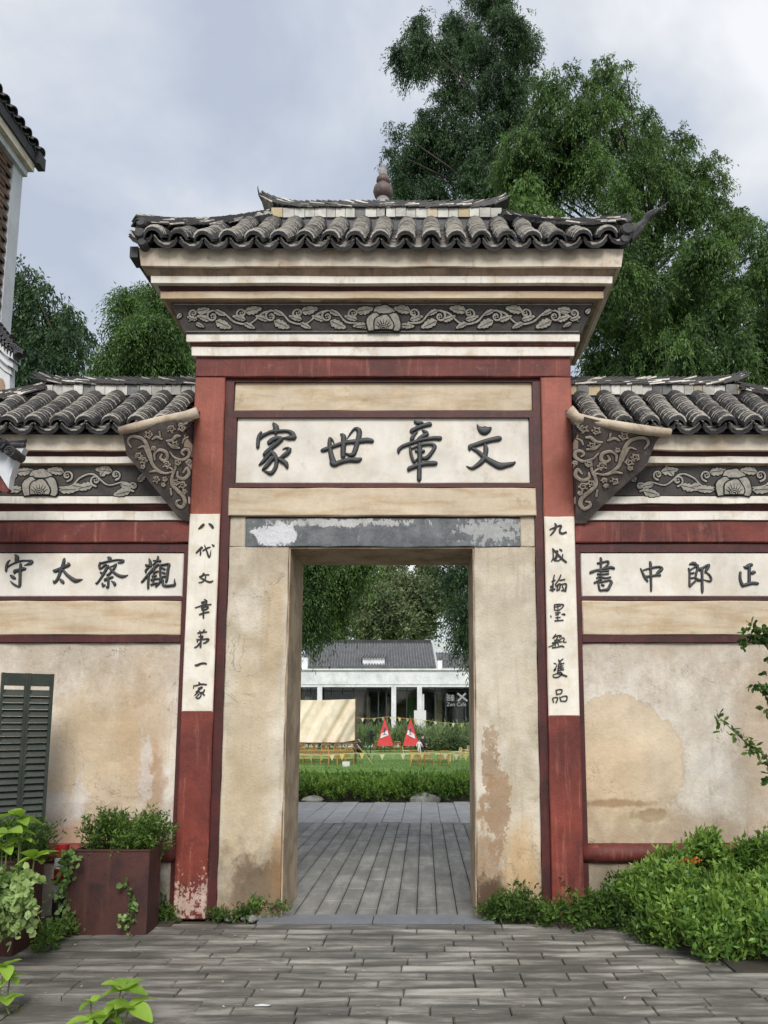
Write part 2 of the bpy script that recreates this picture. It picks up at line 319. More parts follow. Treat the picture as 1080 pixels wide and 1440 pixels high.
class MB:
    def __init__(s): s.v = []; s.f = []; s.m = []; s.mats = []
    def slot(s, mat):
        if mat not in s.mats: s.mats.append(mat)
        return s.mats.index(mat)
    def add(s, vs, fs, mi=0):
        k = len(s.v); s.v += [tuple(v) for v in vs]
        for f in fs: s.f.append([k + i for i in f]); s.m.append(mi)
        return s
    def box(s, x0, x1, y0, y1, z0, z1, mi=0):
        return s.add([(x0, y0, z0), (x1, y0, z0), (x1, y1, z0), (x0, y1, z0), (x0, y0, z1), (x1, y0, z1), (x1, y1, z1), (x0, y1, z1)],
                     [(0, 3, 2, 1), (4, 5, 6, 7), (0, 1, 5, 4), (1, 2, 6, 5), (2, 3, 7, 6), (3, 0, 4, 7)], mi)
    def prism(s, poly, y0, y1, mi=0):
        """polygon in x,z extruded along y"""
        n = len(poly)
        return s.add([(x, y0, z) for x, z in poly] + [(x, y1, z) for x, z in poly],
                     [tuple(range(n)), tuple(range(2 * n - 1, n - 1, -1))] + [(i, n + i, n + (i + 1) % n, (i + 1) % n) for i in range(n)], mi)
    def tube(s, pts, rad, n=8, mi=0, cap=True):
        pts = [Vector(p) for p in pts]; rad = rad if isinstance(rad, (list, tuple)) else [rad] * len(pts)
        k = len(s.v); up = Vector((0, 0, 1))
        for i, p in enumerate(pts):
            d = (pts[min(i + 1, len(pts) - 1)] - pts[max(i - 1, 0)])
            d = d.normalized() if d.length > 1e-9 else up
            a = d.cross(up if abs(d.z) < .95 else Vector((1, 0, 0))).normalized(); b = d.cross(a)
            for j in range(n):
                t = 2 * math.pi * j / n
                s.v.append(tuple(p + a * (rad[i] * math.cos(t)) + b * (rad[i] * math.sin(t))))
        for i in range(len(pts) - 1):
            for j in range(n):
                s.f.append([k + i * n + j, k + i * n + (j + 1) % n, k + (i + 1) * n + (j + 1) % n, k + (i + 1) * n + j]); s.m.append(mi)
        if cap:
            s.f.append([k + j for j in range(n)][::-1]); s.m.append(mi)
            s.f.append([k + (len(pts) - 1) * n + j for j in range(n)]); s.m.append(mi)
        return s
    def lathe(s, prof, c, n=20, mi=0):
        k = len(s.v)
        for r, z in prof:
            for j in range(n):
                t = 2 * math.pi * j / n; s.v.append((c[0] + r * math.cos(t), c[1] + r * math.sin(t), c[2] + z))
        for i in range(len(prof) - 1):
            for j in range(n):
                s.f.append([k + i * n + j, k + i * n + (j + 1) % n, k + (i + 1) * n + (j + 1) % n, k + (i + 1) * n + j]); s.m.append(mi)
        s.f.append([k + (len(prof) - 1) * n + j for j in range(n)]); s.m.append(mi)
        return s
    def mesh(s, name, mats, smooth=False, tints=None):
        me = bpy.data.meshes.new(name); me.from_pydata(s.v, [], s.f)
        for m in (mats if isinstance(mats, (list, tuple)) else [mats]): me.materials.append(m)
        if s.m and max(s.m): me.polygons.foreach_set('material_index', s.m)
        if smooth: me.polygons.foreach_set('use_smooth', [True] * len(me.polygons))
        if tints is not None:
            a = me.attributes.new('tint', 'FLOAT', 'FACE'); a.data.foreach_set('value', tints)
        me.update(); return me
    def build(s, name, mats, parent=None, smooth=False, kind=None, label=None):
        return link(name, s.mesh(name, mats, smooth), parent, kind, label)
def mk(name, mats, parent, *boxes, **kw):
    b = MB()
    for bx in boxes: b.box(*bx)
    return b.build(name, mats, parent, **kw)
def copy_tree(o, parent=None):
    c = o.copy(); COL.objects.link(c); c.parent = parent
    for ch in list(o.children): copy_tree(ch, c)
    return c

def rough_panel(x0, x1, y0, y1, z0, z1, name, mat, parent, step=.18, amp=.004, edge=.006, **kw):
    """front-facing hand-plastered slab: gridded, slightly wavy front, wobbling borders, softened edge"""
    nx = max(2, int((x1 - x0) / step)); nz = max(2, int((z1 - z0) / step)); b = MB()
    gx = [x0, x0 + .008] + [x0 + (x1 - x0) * i / nx for i in range(1, nx)] + [x1 - .008, x1]
    gz = [z0, z0 + .008] + [z0 + (z1 - z0) * i / nz for i in range(1, nz)] + [z1 - .008, z1]
    V = []
    for j, z in enumerate(gz):
        for i, x in enumerate(gx):
            e_ = (i in (0, len(gx) - 1)) or (j in (0, len(gz) - 1))
            dx = random.uniform(-edge, edge) * .6 if e_ and 0 < j < len(gz) - 1 else 0
            dz = random.uniform(-edge, edge) * .6 if e_ and 0 < i < len(gx) - 1 else 0
            V.append((x + dx * (i in (0, len(gx) - 1)), y0 + (.008 if e_ else 0) + random.uniform(-amp, amp), z + dz * (j in (0, len(gz) - 1))))
    W = len(gx); F = [(j * W + i, j * W + i + 1, (j + 1) * W + i + 1, (j + 1) * W + i) for j in range(len(gz) - 1) for i in range(W - 1)]
    loop = [i for i in range(W)] + [(j + 1) * W - 1 for j in range(1, len(gz))] + [(len(gz) - 1) * W + i for i in range(W - 2, -1, -1)] + [j * W for j in range(len(gz) - 2, 0, -1)]
    k = len(V)
    V += [(V[i][0], y1, V[i][2]) for i in loop]; n = len(loop)
    F += [(loop[i], k + i, k + (i + 1) % n, loop[(i + 1) % n]) for i in range(n)]
    F.append(tuple(k + i for i in range(n)))
    b.add(V, F); return b.build(name, mat, parent, smooth=False, **kw)

def sweep_profile(path, prof, mb, closed=False, jit=.0, mi=0, mis=None):
    """path: (x, y, dx, dy) stations, prof: closed loop of (p, z)"""
    k = len(mb.v); n = len(prof)
    for (x, y, dx, dy) in path:
        jz, jp = random.uniform(-jit, jit), random.uniform(-jit, jit) * .6
        for p, z in prof: mb.v.append((x + dx * (p + jp), y + dy * (p + jp), z + jz))
    m = len(path)
    for i in range(m if closed else m - 1):
        a, b = i, (i + 1) % m
        for j in range(n):
            mb.f.append([k + a * n + j, k + b * n + j, k + b * n + (j + 1) % n, k + a * n + (j + 1) % n]); mb.m.append(mis[j] if mis else mi)
    if not closed:
        mb.f.append([k + j for j in range(n)]); mb.m.append(mi); mb.f.append([k + (m - 1) * n + j for j in range(n)][::-1]); mb.m.append(mi)
def ring_path(x0, x1, y0, y1, seg=.25):
    P = [(x0, y0, -1, -1)]
    n = int((x1 - x0) / seg)
    P += [(x0 + (x1 - x0) * i / n, y0, 0, -1) for i in range(1, n)]
    P += [(x1, y0, 1, -1), (x1, y1, 1, 1), (x0, y1, -1, 1)]
    return P

# ---------------------------------------------------------------- setting: ground, paving
LZ = -0.35
def ground_sheet():
    ys = [-60, 0, 15.7, 16.9, 20, 24, 70, 200, 900]; zs = [-.05, -.05, -.05, -.05, LZ + .1, LZ, LZ, LZ, LZ - 4]
    b = MB(); xs = [-900, -60, -12, -6, 0, 6, 12, 60, 900]
    V = [(x, y, z) for y, z in zip(ys, zs) for x in xs]; W = len(xs)
    b.add(V, [(j * W + i, j * W + i + 1, (j + 1) * W + i + 1, (j + 1) * W + i) for j in range(len(ys) - 1) for i in range(W - 1)])
    return b.build('lawn_ground', M_lawn, kind='structure')
ground_sheet()
MB().box(-40, 40, -50, 15.85, -.30, -.047).build('earth_bounce_sheet', M_joint, kind='structure')  # earth-coloured sheet added to keep green lawn bounce off the gate
pv = MB().box(-7, 7, -3, 16.0, -.046, -.028).build('paving', M_joint, kind='structure')
unit = MB().box(-.5, .5, -.5, .5, -1, 0)
def slab_mesh(name, mat):
    b = MB(); e_ = .015
    V = [(-.5, -.5, -1), (.5, -.5, -1), (.5, .5, -1), (-.5, .5, -1), (-.5, -.5, -.25), (.5, -.5, -.25), (.5, .5, -.25), (-.5, .5, -.25),
         (-.5 + e_, -.5 + e_, 0), (.5 - e_, -.5 + e_, 0), (.5 - e_, .5 - e_, 0), (-.5 + e_, .5 - e_, 0)]
    F = [(0, 1, 5, 4), (1, 2, 6, 5), (2, 3, 7, 6), (3, 0, 4, 7), (4, 5, 9, 8), (5, 6, 10, 9), (6, 7, 11, 10), (7, 4, 8, 11), (8, 9, 10, 11)]
    b.add(V, F); return b.mesh(name, mat)
PM, PM2, PM3 = slab_mesh('paver', M_paver), slab_mesh('paver', M_paver2), slab_mesh('granite_slab', M_granite)
def paver(me, cx, cy, wx, wy, name='paver', top=0.0):
    o = link(name, me, pv); o.location = (cx, cy, top + random.uniform(-.003, .003)); o.scale = (wx - .006, wy - .006, .035)
    o.rotation_euler = (random.uniform(-.006, .006), random.uniform(-.004, .004), random.uniform(-.004, .004)); return o
y = 6.40; r = 0
while y > 3.95:
    d = .148 + .004 * math.sin(r * 2.1); x = -3.9 + (.3 if r % 2 else 0) - random.random() * .12
    while x < 3.1:
        L = random.choice([.6, .3, .45, .36, .5, .3])
        if not (y - d < 4.72 and x + L < -1.25): paver(PM, x + L / 2, y - d / 2, L, d)
        elif x + L > -1.4: paver(PM, (x + L - 1.25) / 2, y - d / 2, (x + L) + 1.25, d) if x + L > -1.2 else None
        x += L
    y -= d; r += 1
for i, (xa, xb) in enumerate(((-1.27, -1.72), (-1.73, -2.3), (-2.31, -2.95), (-2.96, -3.6))):
    for ya, yb in ((4.70, 4.30), (4.29, 3.85)): paver(PM, (xa + xb) / 2, (ya + yb) / 2, xa - xb, ya - yb)
fb = MB()
y = 3.84
while y > -1:
    x = -5.5 + random.random() * .4
    while x < 5.5: fb.box(x + .003, x + .597, y - .147, y - .003, -.03, random.uniform(-.003, .002)); x += .6
    y -= .15
for xs in ((-6.5, -3.95), (3.3, 6.5)):
    y = 6.4
    while y > 3.85:
        x = xs[0]
        while x < xs[1]: fb.box(x + .003, x + .597, y - .147, y - .003, -.03, -.001); x += .6
        y -= .15
fb.build('paver_field', M_paver, pv, kind='stuff')
# courtyard behind the gate: long stones running away from the viewer
x = -1.93; i = 0; fb = MB()
for c in range(40):
    xc = -3.4 + c * .171; y = 6.68 + (c * .37) % .55 - .0
    near = -1.75 < xc < 1.45
    ya = 6.67
    while ya < 12.6:
        yb = min(y if y > ya + .12 else ya + .55, 12.6)
        if near: paver(PM2, xc, (ya + yb) / 2, .171, yb - ya)
        else: fb.box(xc - .0825, xc + .0825, ya + .003, yb - .003, -.03, -.002)
        ya = yb; y = ya + random.choice([.5, .58, .62])
fb.build('paver_field', M_paver2, pv, kind='stuff')
for c in range(-11, 12): paver(PM3, .1 + c * .315, 14.2, .315, 3.16, 'granite_slab', .006)
ts = mk('threshold_slab', M_thresh, pv, (-1.34, -.42, 6.41, 6.665, -.04, .012), (-.413, .56, 6.41, 6.665, -.04, .011))
mk('soil_bed', M_soil, None, (-4.5, -2.0, 6.3, 6.62, -.04, .012), (1.25, 4.2, 6.28, 6.62, -.04, .012), (2.0, 4.6, 5.2, 6.28, -.04, .014), kind='structure')

# ---------------------------------------------------------------- brush strokes
def catmull(pts, step):
    P = [np.array(p, float) for p in pts]
    if len(P) == 2: P = [P[0], (P[0] + P[1]) / 2, P[1]]
    P = [2 * P[0] - P[1]] + P + [2 * P[-1] - P[-2]]; out = []
    for i in range(1, len(P) - 2):
        n = max(2, int(np.linalg.norm(P[i + 1][:2] - P[i][:2]) / step))
        for k in range(n):
            t = k / n; a, b_, c, d = P[i - 1], P[i], P[i + 1], P[i + 2]
            out.append(.5 * ((2 * b_) + (-a + c) * t + (2 * a - 5 * b_ + 4 * c - d) * t * t + (-a + 3 * b_ - 3 * c + d) * t ** 3))
    out.append(P[-2]); return out
def stroke(mb, pts, to3, nrm, h, flat=False, step=None, mi=0, off=0.0):
    """pts in picture units (x, y, width); to3 maps x,y to a point on the surface; relief of height h"""
    wmax = max(p[2] for p in pts); S = catmull(pts, step or max(wmax * .3, .8)); n = len(S)
    prof = [(-1, 0), (-.8, .75), (-.35, 1), (.35, 1), (.8, .75), (1, 0)] if not flat else [(-1, 0), (-.9, 1), (.9, 1), (1, 0)]
    # round the ends
    ext = []
    for i, s in enumerate(S):
        s = s.copy(); s[2] = max(s[2], wmax * .04); ext.append(s)
    def tangent(i):
        a = ext[max(i - 1, 0)][:2]; b_ = ext[min(i + 1, n - 1)][:2]; d = b_ - a; L = np.linalg.norm(d); return d / L if L > 1e-6 else np.array([1., 0])
    t0, t1 = tangent(0), tangent(n - 1); A = ext[0]; B = ext[-1]
    head = [np.array([*(A[:2] - t0 * A[2] * .42), A[2] * .35]), np.array([*(A[:2] - t0 * A[2] * .25), A[2] * .78])]
    tail = [np.array([*(B[:2] + t1 * B[2] * .25), B[2] * .78]), np.array([*(B[:2] + t1 * B[2] * .42), B[2] * .35])]
    full = head + ext + tail; k = len(mb.v); m = len(prof)
    for i, s in enumerate(full):
        a = full[max(i - 1, 0)][:2]; b_ = full[min(i + 1, len(full) - 1)][:2]; d = b_ - a; L = np.linalg.norm(d); d = d / L if L > 1e-6 else t0
        q = np.array([-d[1], d[0]]); hh = h * (.5 if i in (0, len(full) - 1) else 1) * min(1, .35 + s[2] / wmax)
        for (a_, z_) in prof:
            p = to3(s[0] + q[0] * a_ * s[2] / 2, s[1] + q[1] * a_ * s[2] / 2)
            mb.v.append(tuple(p + nrm * (off + hh * z_)))
    for i in range(len(full) - 1):
        for j in range(m - 1):
            mb.f.append([k + i * m + j, k + i * m + j + 1, k + (i + 1) * m + j + 1, k + (i + 1) * m + j]); mb.m.append(mi)
    mb.f.append([k + j for j in range(m)]); mb.m.append(mi); e2 = k + (len(full) - 1) * m; mb.f.append([e2 + j for j in range(m)][::-1]); mb.m.append(mi)
def parse(s):
    return [[tuple(float(v) for v in p.split(',')) for p in st.split()] for st in s.strip().split(';') if st.strip()]
def glyph(name, data, ox, oy, k, Y, h, mat, parent, flat=False, wk=1.0):
    mb = MB(); n = Vector((0, -1, 0)); to3 = lambda x, y: at(ox + x / k, oy + y / k, Y)
    for i, st in enumerate(parse(data)):
        stroke(mb, [(x, y, w_ * wk) for x, y, w_ in st], to3, n, h * (1 + .012 * i), flat, off=-.001 + i * 5e-5)
    return mb.build(name, mat, parent, smooth=not flat)
G_JIA = "470,150,60 510,200,110 515,270,120 510,340,60;235,310,40 190,400,75 175,500,78 170,590,70;225,430,50 260,380,70 360,330,60 450,300,70 600,290,65 740,290,60 830,340,100 860,430,70;860,400,110 780,420,90 700,420,50 640,420,20;385,510,90 460,450,90 560,420,80 620,430,80;620,440,90 540,520,85 430,610,80 340,690,90 290,740,65;420,670,60 480,740,100 525,850,85 510,970,80 460,1060,75 410,1090,80 350,1070,50 270,1035,15;420,700,60 340,790,80 260,880,65 195,935,25;460,800,80 380,900,80 310,980,70 255,1025,25;640,635,10 700,610,30 780,630,70 740,700,90 660,760,80 570,830,60;540,800,60 620,850,90 700,900,100 730,980,55"
G_SHI = "90,585,50 130,575,75 300,510,65 500,450,75 700,430,85 860,410,95 940,425,75;300,460,15 265,400,40 225,370,40 220,440,70 230,560,80 260,700,95 290,800,120;260,790,90 300,820,90 420,775,80 560,745,85 700,745,90 750,725,50;410,310,30 455,340,90 460,450,95 450,580,95 450,680,90;520,380,15 580,290,35 650,215,45 715,240,90 720,330,95 690,450,90 660,560,90 620,650,85 560,660,60 510,640,40"
G_ZHANG = "450,110,50 500,135,80 560,135,70 600,130,40;390,300,80 400,280,90 500,230,85 620,185,85 720,160,90 745,160,80;500,300,30 440,360,60 400,420,85 385,450,70;590,270,20 650,310,80 690,345,70 600,390,90 520,450,80;145,700,40 145,650,75 200,590,70 350,530,75 500,480,75 650,445,75 800,425,80 930,425,90;360,580,40 370,680,60 400,800,65 440,880,55 490,820,35;400,620,40 500,580,45 620,550,55 760,540,60 830,580,80 780,680,75 700,780,85 640,810,80 590,800,60;470,665,50 540,680,60 620,670,60;330,1030,60 350,1000,90 500,945,80 650,910,90 800,900,100 850,900,80;540,540,90 545,700,100 540,900,90 535,1080,92 533,1200,92 533,1225,60"
G_WEN = "285,165,20 310,220,70 370,270,150 430,280,180 500,260,120 530,235,70;140,640,50 150,590,100 220,560,90 400,500,100 550,455,100 690,430,110 720,430,80;430,550,60 450,620,100 440,720,95 400,830,110 320,910,95 210,985,70 150,990,50 80,950,12;200,620,60 300,680,75 400,770,90 500,840,110 620,910,130 720,950,140 850,930,100 950,910,80 1000,880,40"
G_SHOU = "390,100,50 430,150,110 425,220,110 400,280,60;260,225,20 205,280,50 170,380,70 160,480,65 160,510,50;205,400,40 270,350,45 400,290,45 550,245,50 700,240,50 800,260,90 800,300,80 720,330,60 620,360,20;370,560,50 380,510,100 480,480,90 600,450,90 640,445,70;525,320,50 530,400,80 515,520,80 510,700,75 505,850,75 490,900,50 420,875,50 330,820,50 265,760,20;280,620,60 330,660,90 380,690,60"
G_TAI = "190,490,60 230,500,100 350,450,90 480,390,90 580,340,90 550,290,30;460,190,50 450,260,85 420,370,90 370,500,90 320,640,80 270,740,80 200,800,60 180,740,20;430,480,60 500,570,75 600,660,90 700,730,110 760,750,110 850,730,70 920,715,20;340,700,30 390,750,90 430,790,80 440,820,40"
G_CHA = "400,160,60 440,190,110 430,250,80;200,290,50 175,380,65 190,440,60;210,310,50 350,270,50 500,240,50 650,220,50 780,240,70 760,280,60 650,300,30;340,340,60 270,400,50 210,450,40;400,370,60 350,460,80 290,570,75 220,680,60 150,780,55 100,820,50 75,800,15;210,540,50 260,560,50;460,395,25 560,360,40 600,330,60 560,430,60 500,500,50 430,580,70 370,610,50;420,400,40 480,480,60 560,550,70 650,610,80 750,640,90 830,630,60 900,605,15;310,740,50 330,720,80 430,680,70 510,655,60;405,720,60 405,820,65 395,920,60 350,900,35;255,810,40 270,880,70 320,850,30;480,755,20 550,800,70 570,850,80"
G_GUAN = "320,190,30 345,270,80 355,380,80;240,350,60 280,370,80 330,350,40;545,140,50 540,210,60 480,290,50 420,350,40;420,235,20 500,240,40 600,250,70;310,420,40 240,480,60 235,530,55;550,340,60 450,430,75 350,540,75 250,650,65 170,750,60 130,780,50;310,620,65 300,780,65 295,940,60;450,440,60 440,560,50 430,700,50 430,840,50;440,550,40 540,510,50;400,640,50 500,620,50;380,730,60 480,700,50 600,700,40;370,850,50 520,810,50;615,350,60 600,480,60 605,620,60 620,700,50;620,350,50 720,340,60 830,330,60 800,450,80 785,600,75 760,760,70 740,790,40;660,430,50 720,460,50;660,540,50 720,560,50;640,660,40 720,640,45 770,630,30;640,680,50 600,780,60 540,850,50 490,900,40;670,740,60 670,840,70 740,880,75 880,870,70 970,850,70 965,770,40 965,700,10"
G_SHU = "440,80,50 455,140,75 450,300,65 455,500,60 460,680,60;370,215,60 480,195,50 620,165,55 640,220,60 590,290,60 520,340,50;175,470,40 200,445,80 320,400,65 450,370,60 600,345,60 700,320,80 780,345,70;390,410,40 500,410,45 640,410,50;370,490,60 500,495,45 640,480,50;350,590,50 420,560,45 560,590,45 690,570,55;290,710,60 380,660,50 420,620,45;380,700,50 400,820,60 430,900,60 520,890,60 620,880,90 670,800,80 715,700,85 680,650,50 560,670,55 420,700,50;470,760,50 520,780,60"
G_ZHONG = "430,180,50 445,240,85 450,400,75 455,600,70 460,800,65 460,920,50;195,350,35 240,450,55 300,570,75 370,670,55;270,390,40 400,350,50 560,315,65 690,310,60 740,360,80 660,430,90 600,500,70;320,560,70 450,540,60 600,520,60 690,520,60"
G_LANG = "180,245,50 250,220,90 310,230,100 340,270,60;150,350,50 170,450,55 170,600,55 170,780,60;180,390,50 260,340,40 330,300,50;380,270,70 370,370,70 340,480,65 320,590,60;210,470,50 280,460,50;180,590,40 330,580,50;180,800,60 260,720,55 340,650,50;340,600,50 400,640,80 450,640,60;430,370,100 500,340,70 580,290,60 660,260,80 640,330,80 590,400,70 570,450,50;600,450,30 670,510,45 715,590,55 710,660,60 620,660,35 530,630,15;485,370,80 490,550,70 490,750,75 495,900,75 497,960,50"
G_ZHENG = "410,325,30 470,350,110 560,300,120 620,280,100 640,290,60;560,330,100 560,500,95 560,650,95 560,780,95;640,510,90 690,480,100 720,495,60;315,490,70 305,600,80 320,720,85 370,840,100 400,870,70;390,850,90 500,820,100 640,785,95 760,790,95 800,800,70"
G_L = [(265, 725, 14.4, "200,270,15 260,225,50 305,180,45;415,160,25 460,195,50 495,240,45"),
 (265, 725, 14.4, "155,755,25 210,700,35 270,645,45;245,710,20 245,760,30 235,810,15;290,710,20 370,660,25 440,635,20;325,595,15 365,700,28 400,810,35 425,840,25 445,780,20 455,690,8;475,585,15 510,610,40"),
 (265, 725, 14.4, "310,1175,40 275,1220,30 225,1240,25 300,1285,30 370,1325,30 440,1345,35 495,1320,20;270,1215,25 340,1200,25 415,1195,20;350,1240,25 330,1300,25 270,1345,22 205,1355,12"),
 (262, 830, 14.4, "360,180,15 400,205,30;305,240,20 420,215,22;310,275,20 360,250,20;410,250,35 370,290,20;180,352,18 330,305,22 500,283,22;305,330,22 320,395,30;340,335,20 440,335,30 410,380,25 330,395,25;340,350,30 345,450,35 345,560,30;265,490,25 360,455,25 455,438,28"),
 (262, 830, 14.4, "230,865,25 290,850,25 410,840,22;270,820,22 290,880,25;365,795,25 330,860,20;250,940,20 330,930,30 310,970,25;215,985,20 225,1045,25;230,1000,22 340,990,22 450,990,35 400,1050,28 345,1070,20;290,900,30 295,1000,35 285,1150,35;270,1070,28 220,1130,25 165,1160,18"),
 (260, 920, 18, "255,275,30 310,275,50 400,235,45 490,225,40 540,240,35"),
 (260, 920, 18, "350,710,30 390,750,35;225,780,15 215,860,20;225,800,20 310,780,30 420,755,35 545,765,30;340,860,35 430,830,35;440,840,30 350,900,30 280,960,25;330,920,30 390,970,30 405,1040,30 370,1095,30 320,1115,30 270,1085,15;330,960,25 245,1035,20;360,1000,25 290,1080,20;495,895,30 470,950,35 420,975,25;420,960,30 490,1035,35")]
G_R = [(760, 725, 12, "160,235,20 240,200,25 330,165,25 350,180,35 330,230,30 330,280,35 370,300,30 435,280,30;245,130,20 265,180,35 230,260,30 170,330,20"),
 (760, 725, 12, "205,550,15 215,640,20 215,720,22 185,770,15;215,610,15 290,600,25 255,700,22 225,740,18;210,560,20 290,650,30 370,730,32 435,785,30;325,565,20 360,590,28;375,650,15 370,700,20 310,755,20 260,760,15;290,620,20 280,700,20 240,760,20"),
 (760, 725, 12, "235,1005,20 220,1080,25 210,1180,28 205,1270,30;190,1110,15 250,1090,20;180,1200,40 215,1200,30;165,1255,25 240,1240,28;345,1000,20 310,1080,22 250,1160,20;330,1090,15 410,1075,22;260,1190,20 330,1150,20 320,1240,28 275,1260,20;350,1160,20 435,1155,25 420,1270,35;300,1180,20 280,1230,20;370,1190,18 390,1240,20;355,1260,18 400,1265,18"),
 (762, 840, 18, "315,190,25 320,310,25;320,185,25 430,170,25 550,190,30 500,270,25 450,300,20;340,240,20 480,210,18;400,180,25 410,300,25 400,420,28;330,320,22 460,320,22;340,390,22 470,380,22;350,440,20 430,430,20;225,460,20 235,495,30;500,420,15 585,435,35 545,405,20;350,510,20 470,500,20;400,480,22 400,580,25;330,590,28 450,580,25 540,575,28"),
 (762, 840, 18, "355,925,20 320,990,45 280,1030,30;340,985,25 420,960,25 490,975,35 440,1010,20;400,1000,30 350,1100,30 280,1170,30;320,1080,25 440,1070,25;260,1150,25 380,1130,25 500,1120,25;170,1250,18 300,1200,25 420,1110,25 520,1020,22 570,1050,25 540,1120,25 620,1130,18;270,1270,35 400,1255,25 500,1230,35 560,1250,30;330,1170,20 350,1230,20;400,1150,20 430,1220,20"),
 (762, 915, 16, "270,275,15 320,295,22;345,310,15 310,390,30 275,445,35 310,420,30;375,200,20 400,240,30 440,210,25 480,180,18;400,240,30 375,350,30 360,460,30;390,300,20 500,280,20;430,270,22 430,430,25;390,350,18 480,335,18;390,390,18 490,385,20;380,440,20 495,425,20;350,490,30 430,490,28 450,520,30 390,580,28 310,600,22 255,580,20 260,540,18 330,515,18 400,525,18 470,540,35 560,575,32"),
 (762, 915, 16, "315,885,22 340,990,28;320,890,20 400,870,22 455,885,28 430,960,25 345,975,20;240,1080,25 265,1160,25;250,1060,18 345,1050,22 355,1090,28 320,1170,28;400,1040,20 430,1130,28;420,1050,18 500,1020,20 565,1030,28 545,1125,28 430,1130,20")]

# ---------------------------------------------------------------- painted relief ornament (friezes, spandrels)
class Relief:
    """strokes and leaf shapes lying on a plane, each over a slightly larger black outline"""
    def __init__(s, to3, nrm): s.o = MB(); s.b = MB(); s.to3 = to3; s.n = nrm; s.k = 0
    def rib(s, pts, out=1.1, h=.006, base=0.0):
        s.k += 1; e_ = s.k * 4e-5 + base
        stroke(s.o, [(x, y, w_ + 2 * out) for x, y, w_ in pts], s.to3, s.n, .003, True, off=e_)
        stroke(s.b, pts, s.to3, s.n, h, False, off=e_ + .0005)
    def shape(s, poly, out=1.2, h=.005, base=0.0):
        s.k += 1; e_ = s.k * 4e-5 + base
        cx = sum(p[0] for p in poly) / len(poly); cy = sum(p[1] for p in poly) / len(poly)
        def ex(p, d):
            L = math.hypot(p[0] - cx, p[1] - cy) or 1; return (p[0] + (p[0] - cx) / L * d, p[1] + (p[1] - cy) / L * d)
        for mb, d, hh in ((s.o, out, .003), (s.b, 0, h)):
            k = len(mb.v); n = len(poly)
            mb.v.append(tuple(s.to3(cx, cy) + s.n * (e_ + hh * 1.15)))
            for p in poly: mb.v.append(tuple(s.to3(*ex(p, d - .5)) + s.n * (e_ + hh)))
            for p in poly: mb.v.append(tuple(s.to3(*ex(p, d)) + s.n * (e_ - .002)))
            for i in range(n):
                j = (i + 1) % n
                mb.f.append([k, k + 1 + i, k + 1 + j]); mb.m.append(0)
                mb.f.append([k + 1 + i, k + 1 + n + i, k + 1 + n + j, k + 1 + j]); mb.m.append(0)
    def leaf(s, x, y, ang, L, W, lobes=3, base=0.0):
        W *= 1.7; L *= 1.28
        pts = []
        N = 9
        prof = [0, .55, .9, .72, 1.0, .78, .8, .45, .42, 0]
        for i, q in enumerate(prof): pts.append((i / N * L, q * W / 2))
        for i, q in list(enumerate(prof))[-2:0:-1]: pts.append((i / N * L, -q * W / 2 * .8))
        c_, s_ = math.cos(ang), math.sin(ang)
        s.shape([(x + a * c_ - b_ * s_, y + a * s_ + b_ * c_) for a, b_ in pts], base=base)
        s.k += 1
        stroke(s.o, [(x + L * .1 * c_, y + L * .1 * s_, .8), (x + L * .8 * c_, y + L * .8 * s_, .4)], s.to3, s.n, .001, True, off=.0066 + s.k * 4e-5 + base)
    def spiral(s, x, y, r, turns=1.4, a0=0, w_=2.2, dirn=1):
        N = int(turns * 9); s.rib([(x + r * (1 - .75 * i / N) * math.cos(a0 + dirn * 2 * math.pi * turns * i / N), y + r * (1 - .75 * i / N) * math.sin(a0 + dirn * 2 * math.pi * turns * i / N), w_ * (1 - .4 * i / N)) for i in range(N + 1)])
    def berries(s, x, y, r):
        for a in range(4):
            t = a * 1.57 + .5; q = [(x + r * .5 * math.cos(t) + r * .36 * math.cos(u_), y + r * .5 * math.sin(t) + r * .36 * math.sin(u_)) for u_ in np.linspace(0, 5.6, 7)]; s.shape(q, .7)
    def curl(s, x, y, dr, up, L=1.0):
        """one unit of the running scroll: dr=+1 opens to the right; up=+1 curl hangs from above"""
        r = 8.2 * L
        s.leaf(x - dr * 2, y - up * 5, math.atan2(-up * 4, dr * 20) if False else (0 if dr > 0 else math.pi) + dr * up * -.32, 21 * L, 9 * L)
        s.spiral(x, y, r, 1.15, math.pi / 2 * up * 1 + (0), 3.0, dr * up)
        s.berries(x, y + up * .5, 4.6 * L)
    def flower(s, x, y, k=1.0):
        def petal(cx, cy, rx, ry, a0, a1, base):
            base *= 3; pts = []
            for i in range(13):
                t = a0 + (a1 - a0) * i / 12; sc_ = 1 + .06 * math.sin(i * math.pi / 2)
                pts.append((cx + rx * math.cos(t) * sc_ * k, cy - ry * math.sin(t) * sc_ * k))
            s.shape(pts, 1.9, base=base)
        petal(x, y - 4 * k, 16, 13, .1, math.pi - .1, .0)
        petal(x - 13 * k, y + 9 * k, 11, 15, -.6, 3.9, .002); petal(x + 13 * k, y + 9 * k, 11, 15, -.8, 3.7, .002)
        petal(x, y + 12 * k, 13.5, 15, -.35, math.pi + .35, .004)
        for a in np.linspace(.35, math.pi - .35, 7):
            s.k += 1; stroke(s.o, [(x + 6 * k * math.cos(a), y + 16 * k - 6 * k * math.sin(a), 1.3), (x + 12 * k * math.cos(a), y + 14 * k - 11 * k * math.sin(a), .4)], s.to3, s.n, .001, True, off=.0185 + s.k * 4e-5)
        for r_ in (5.5, 3.2):
            s.rib([(x + r_ * k * math.cos(a), y + 16.5 * k - r_ * k * math.sin(a), 1.3) for a in np.linspace(.0, math.pi, 7)], .9, .004, .018)
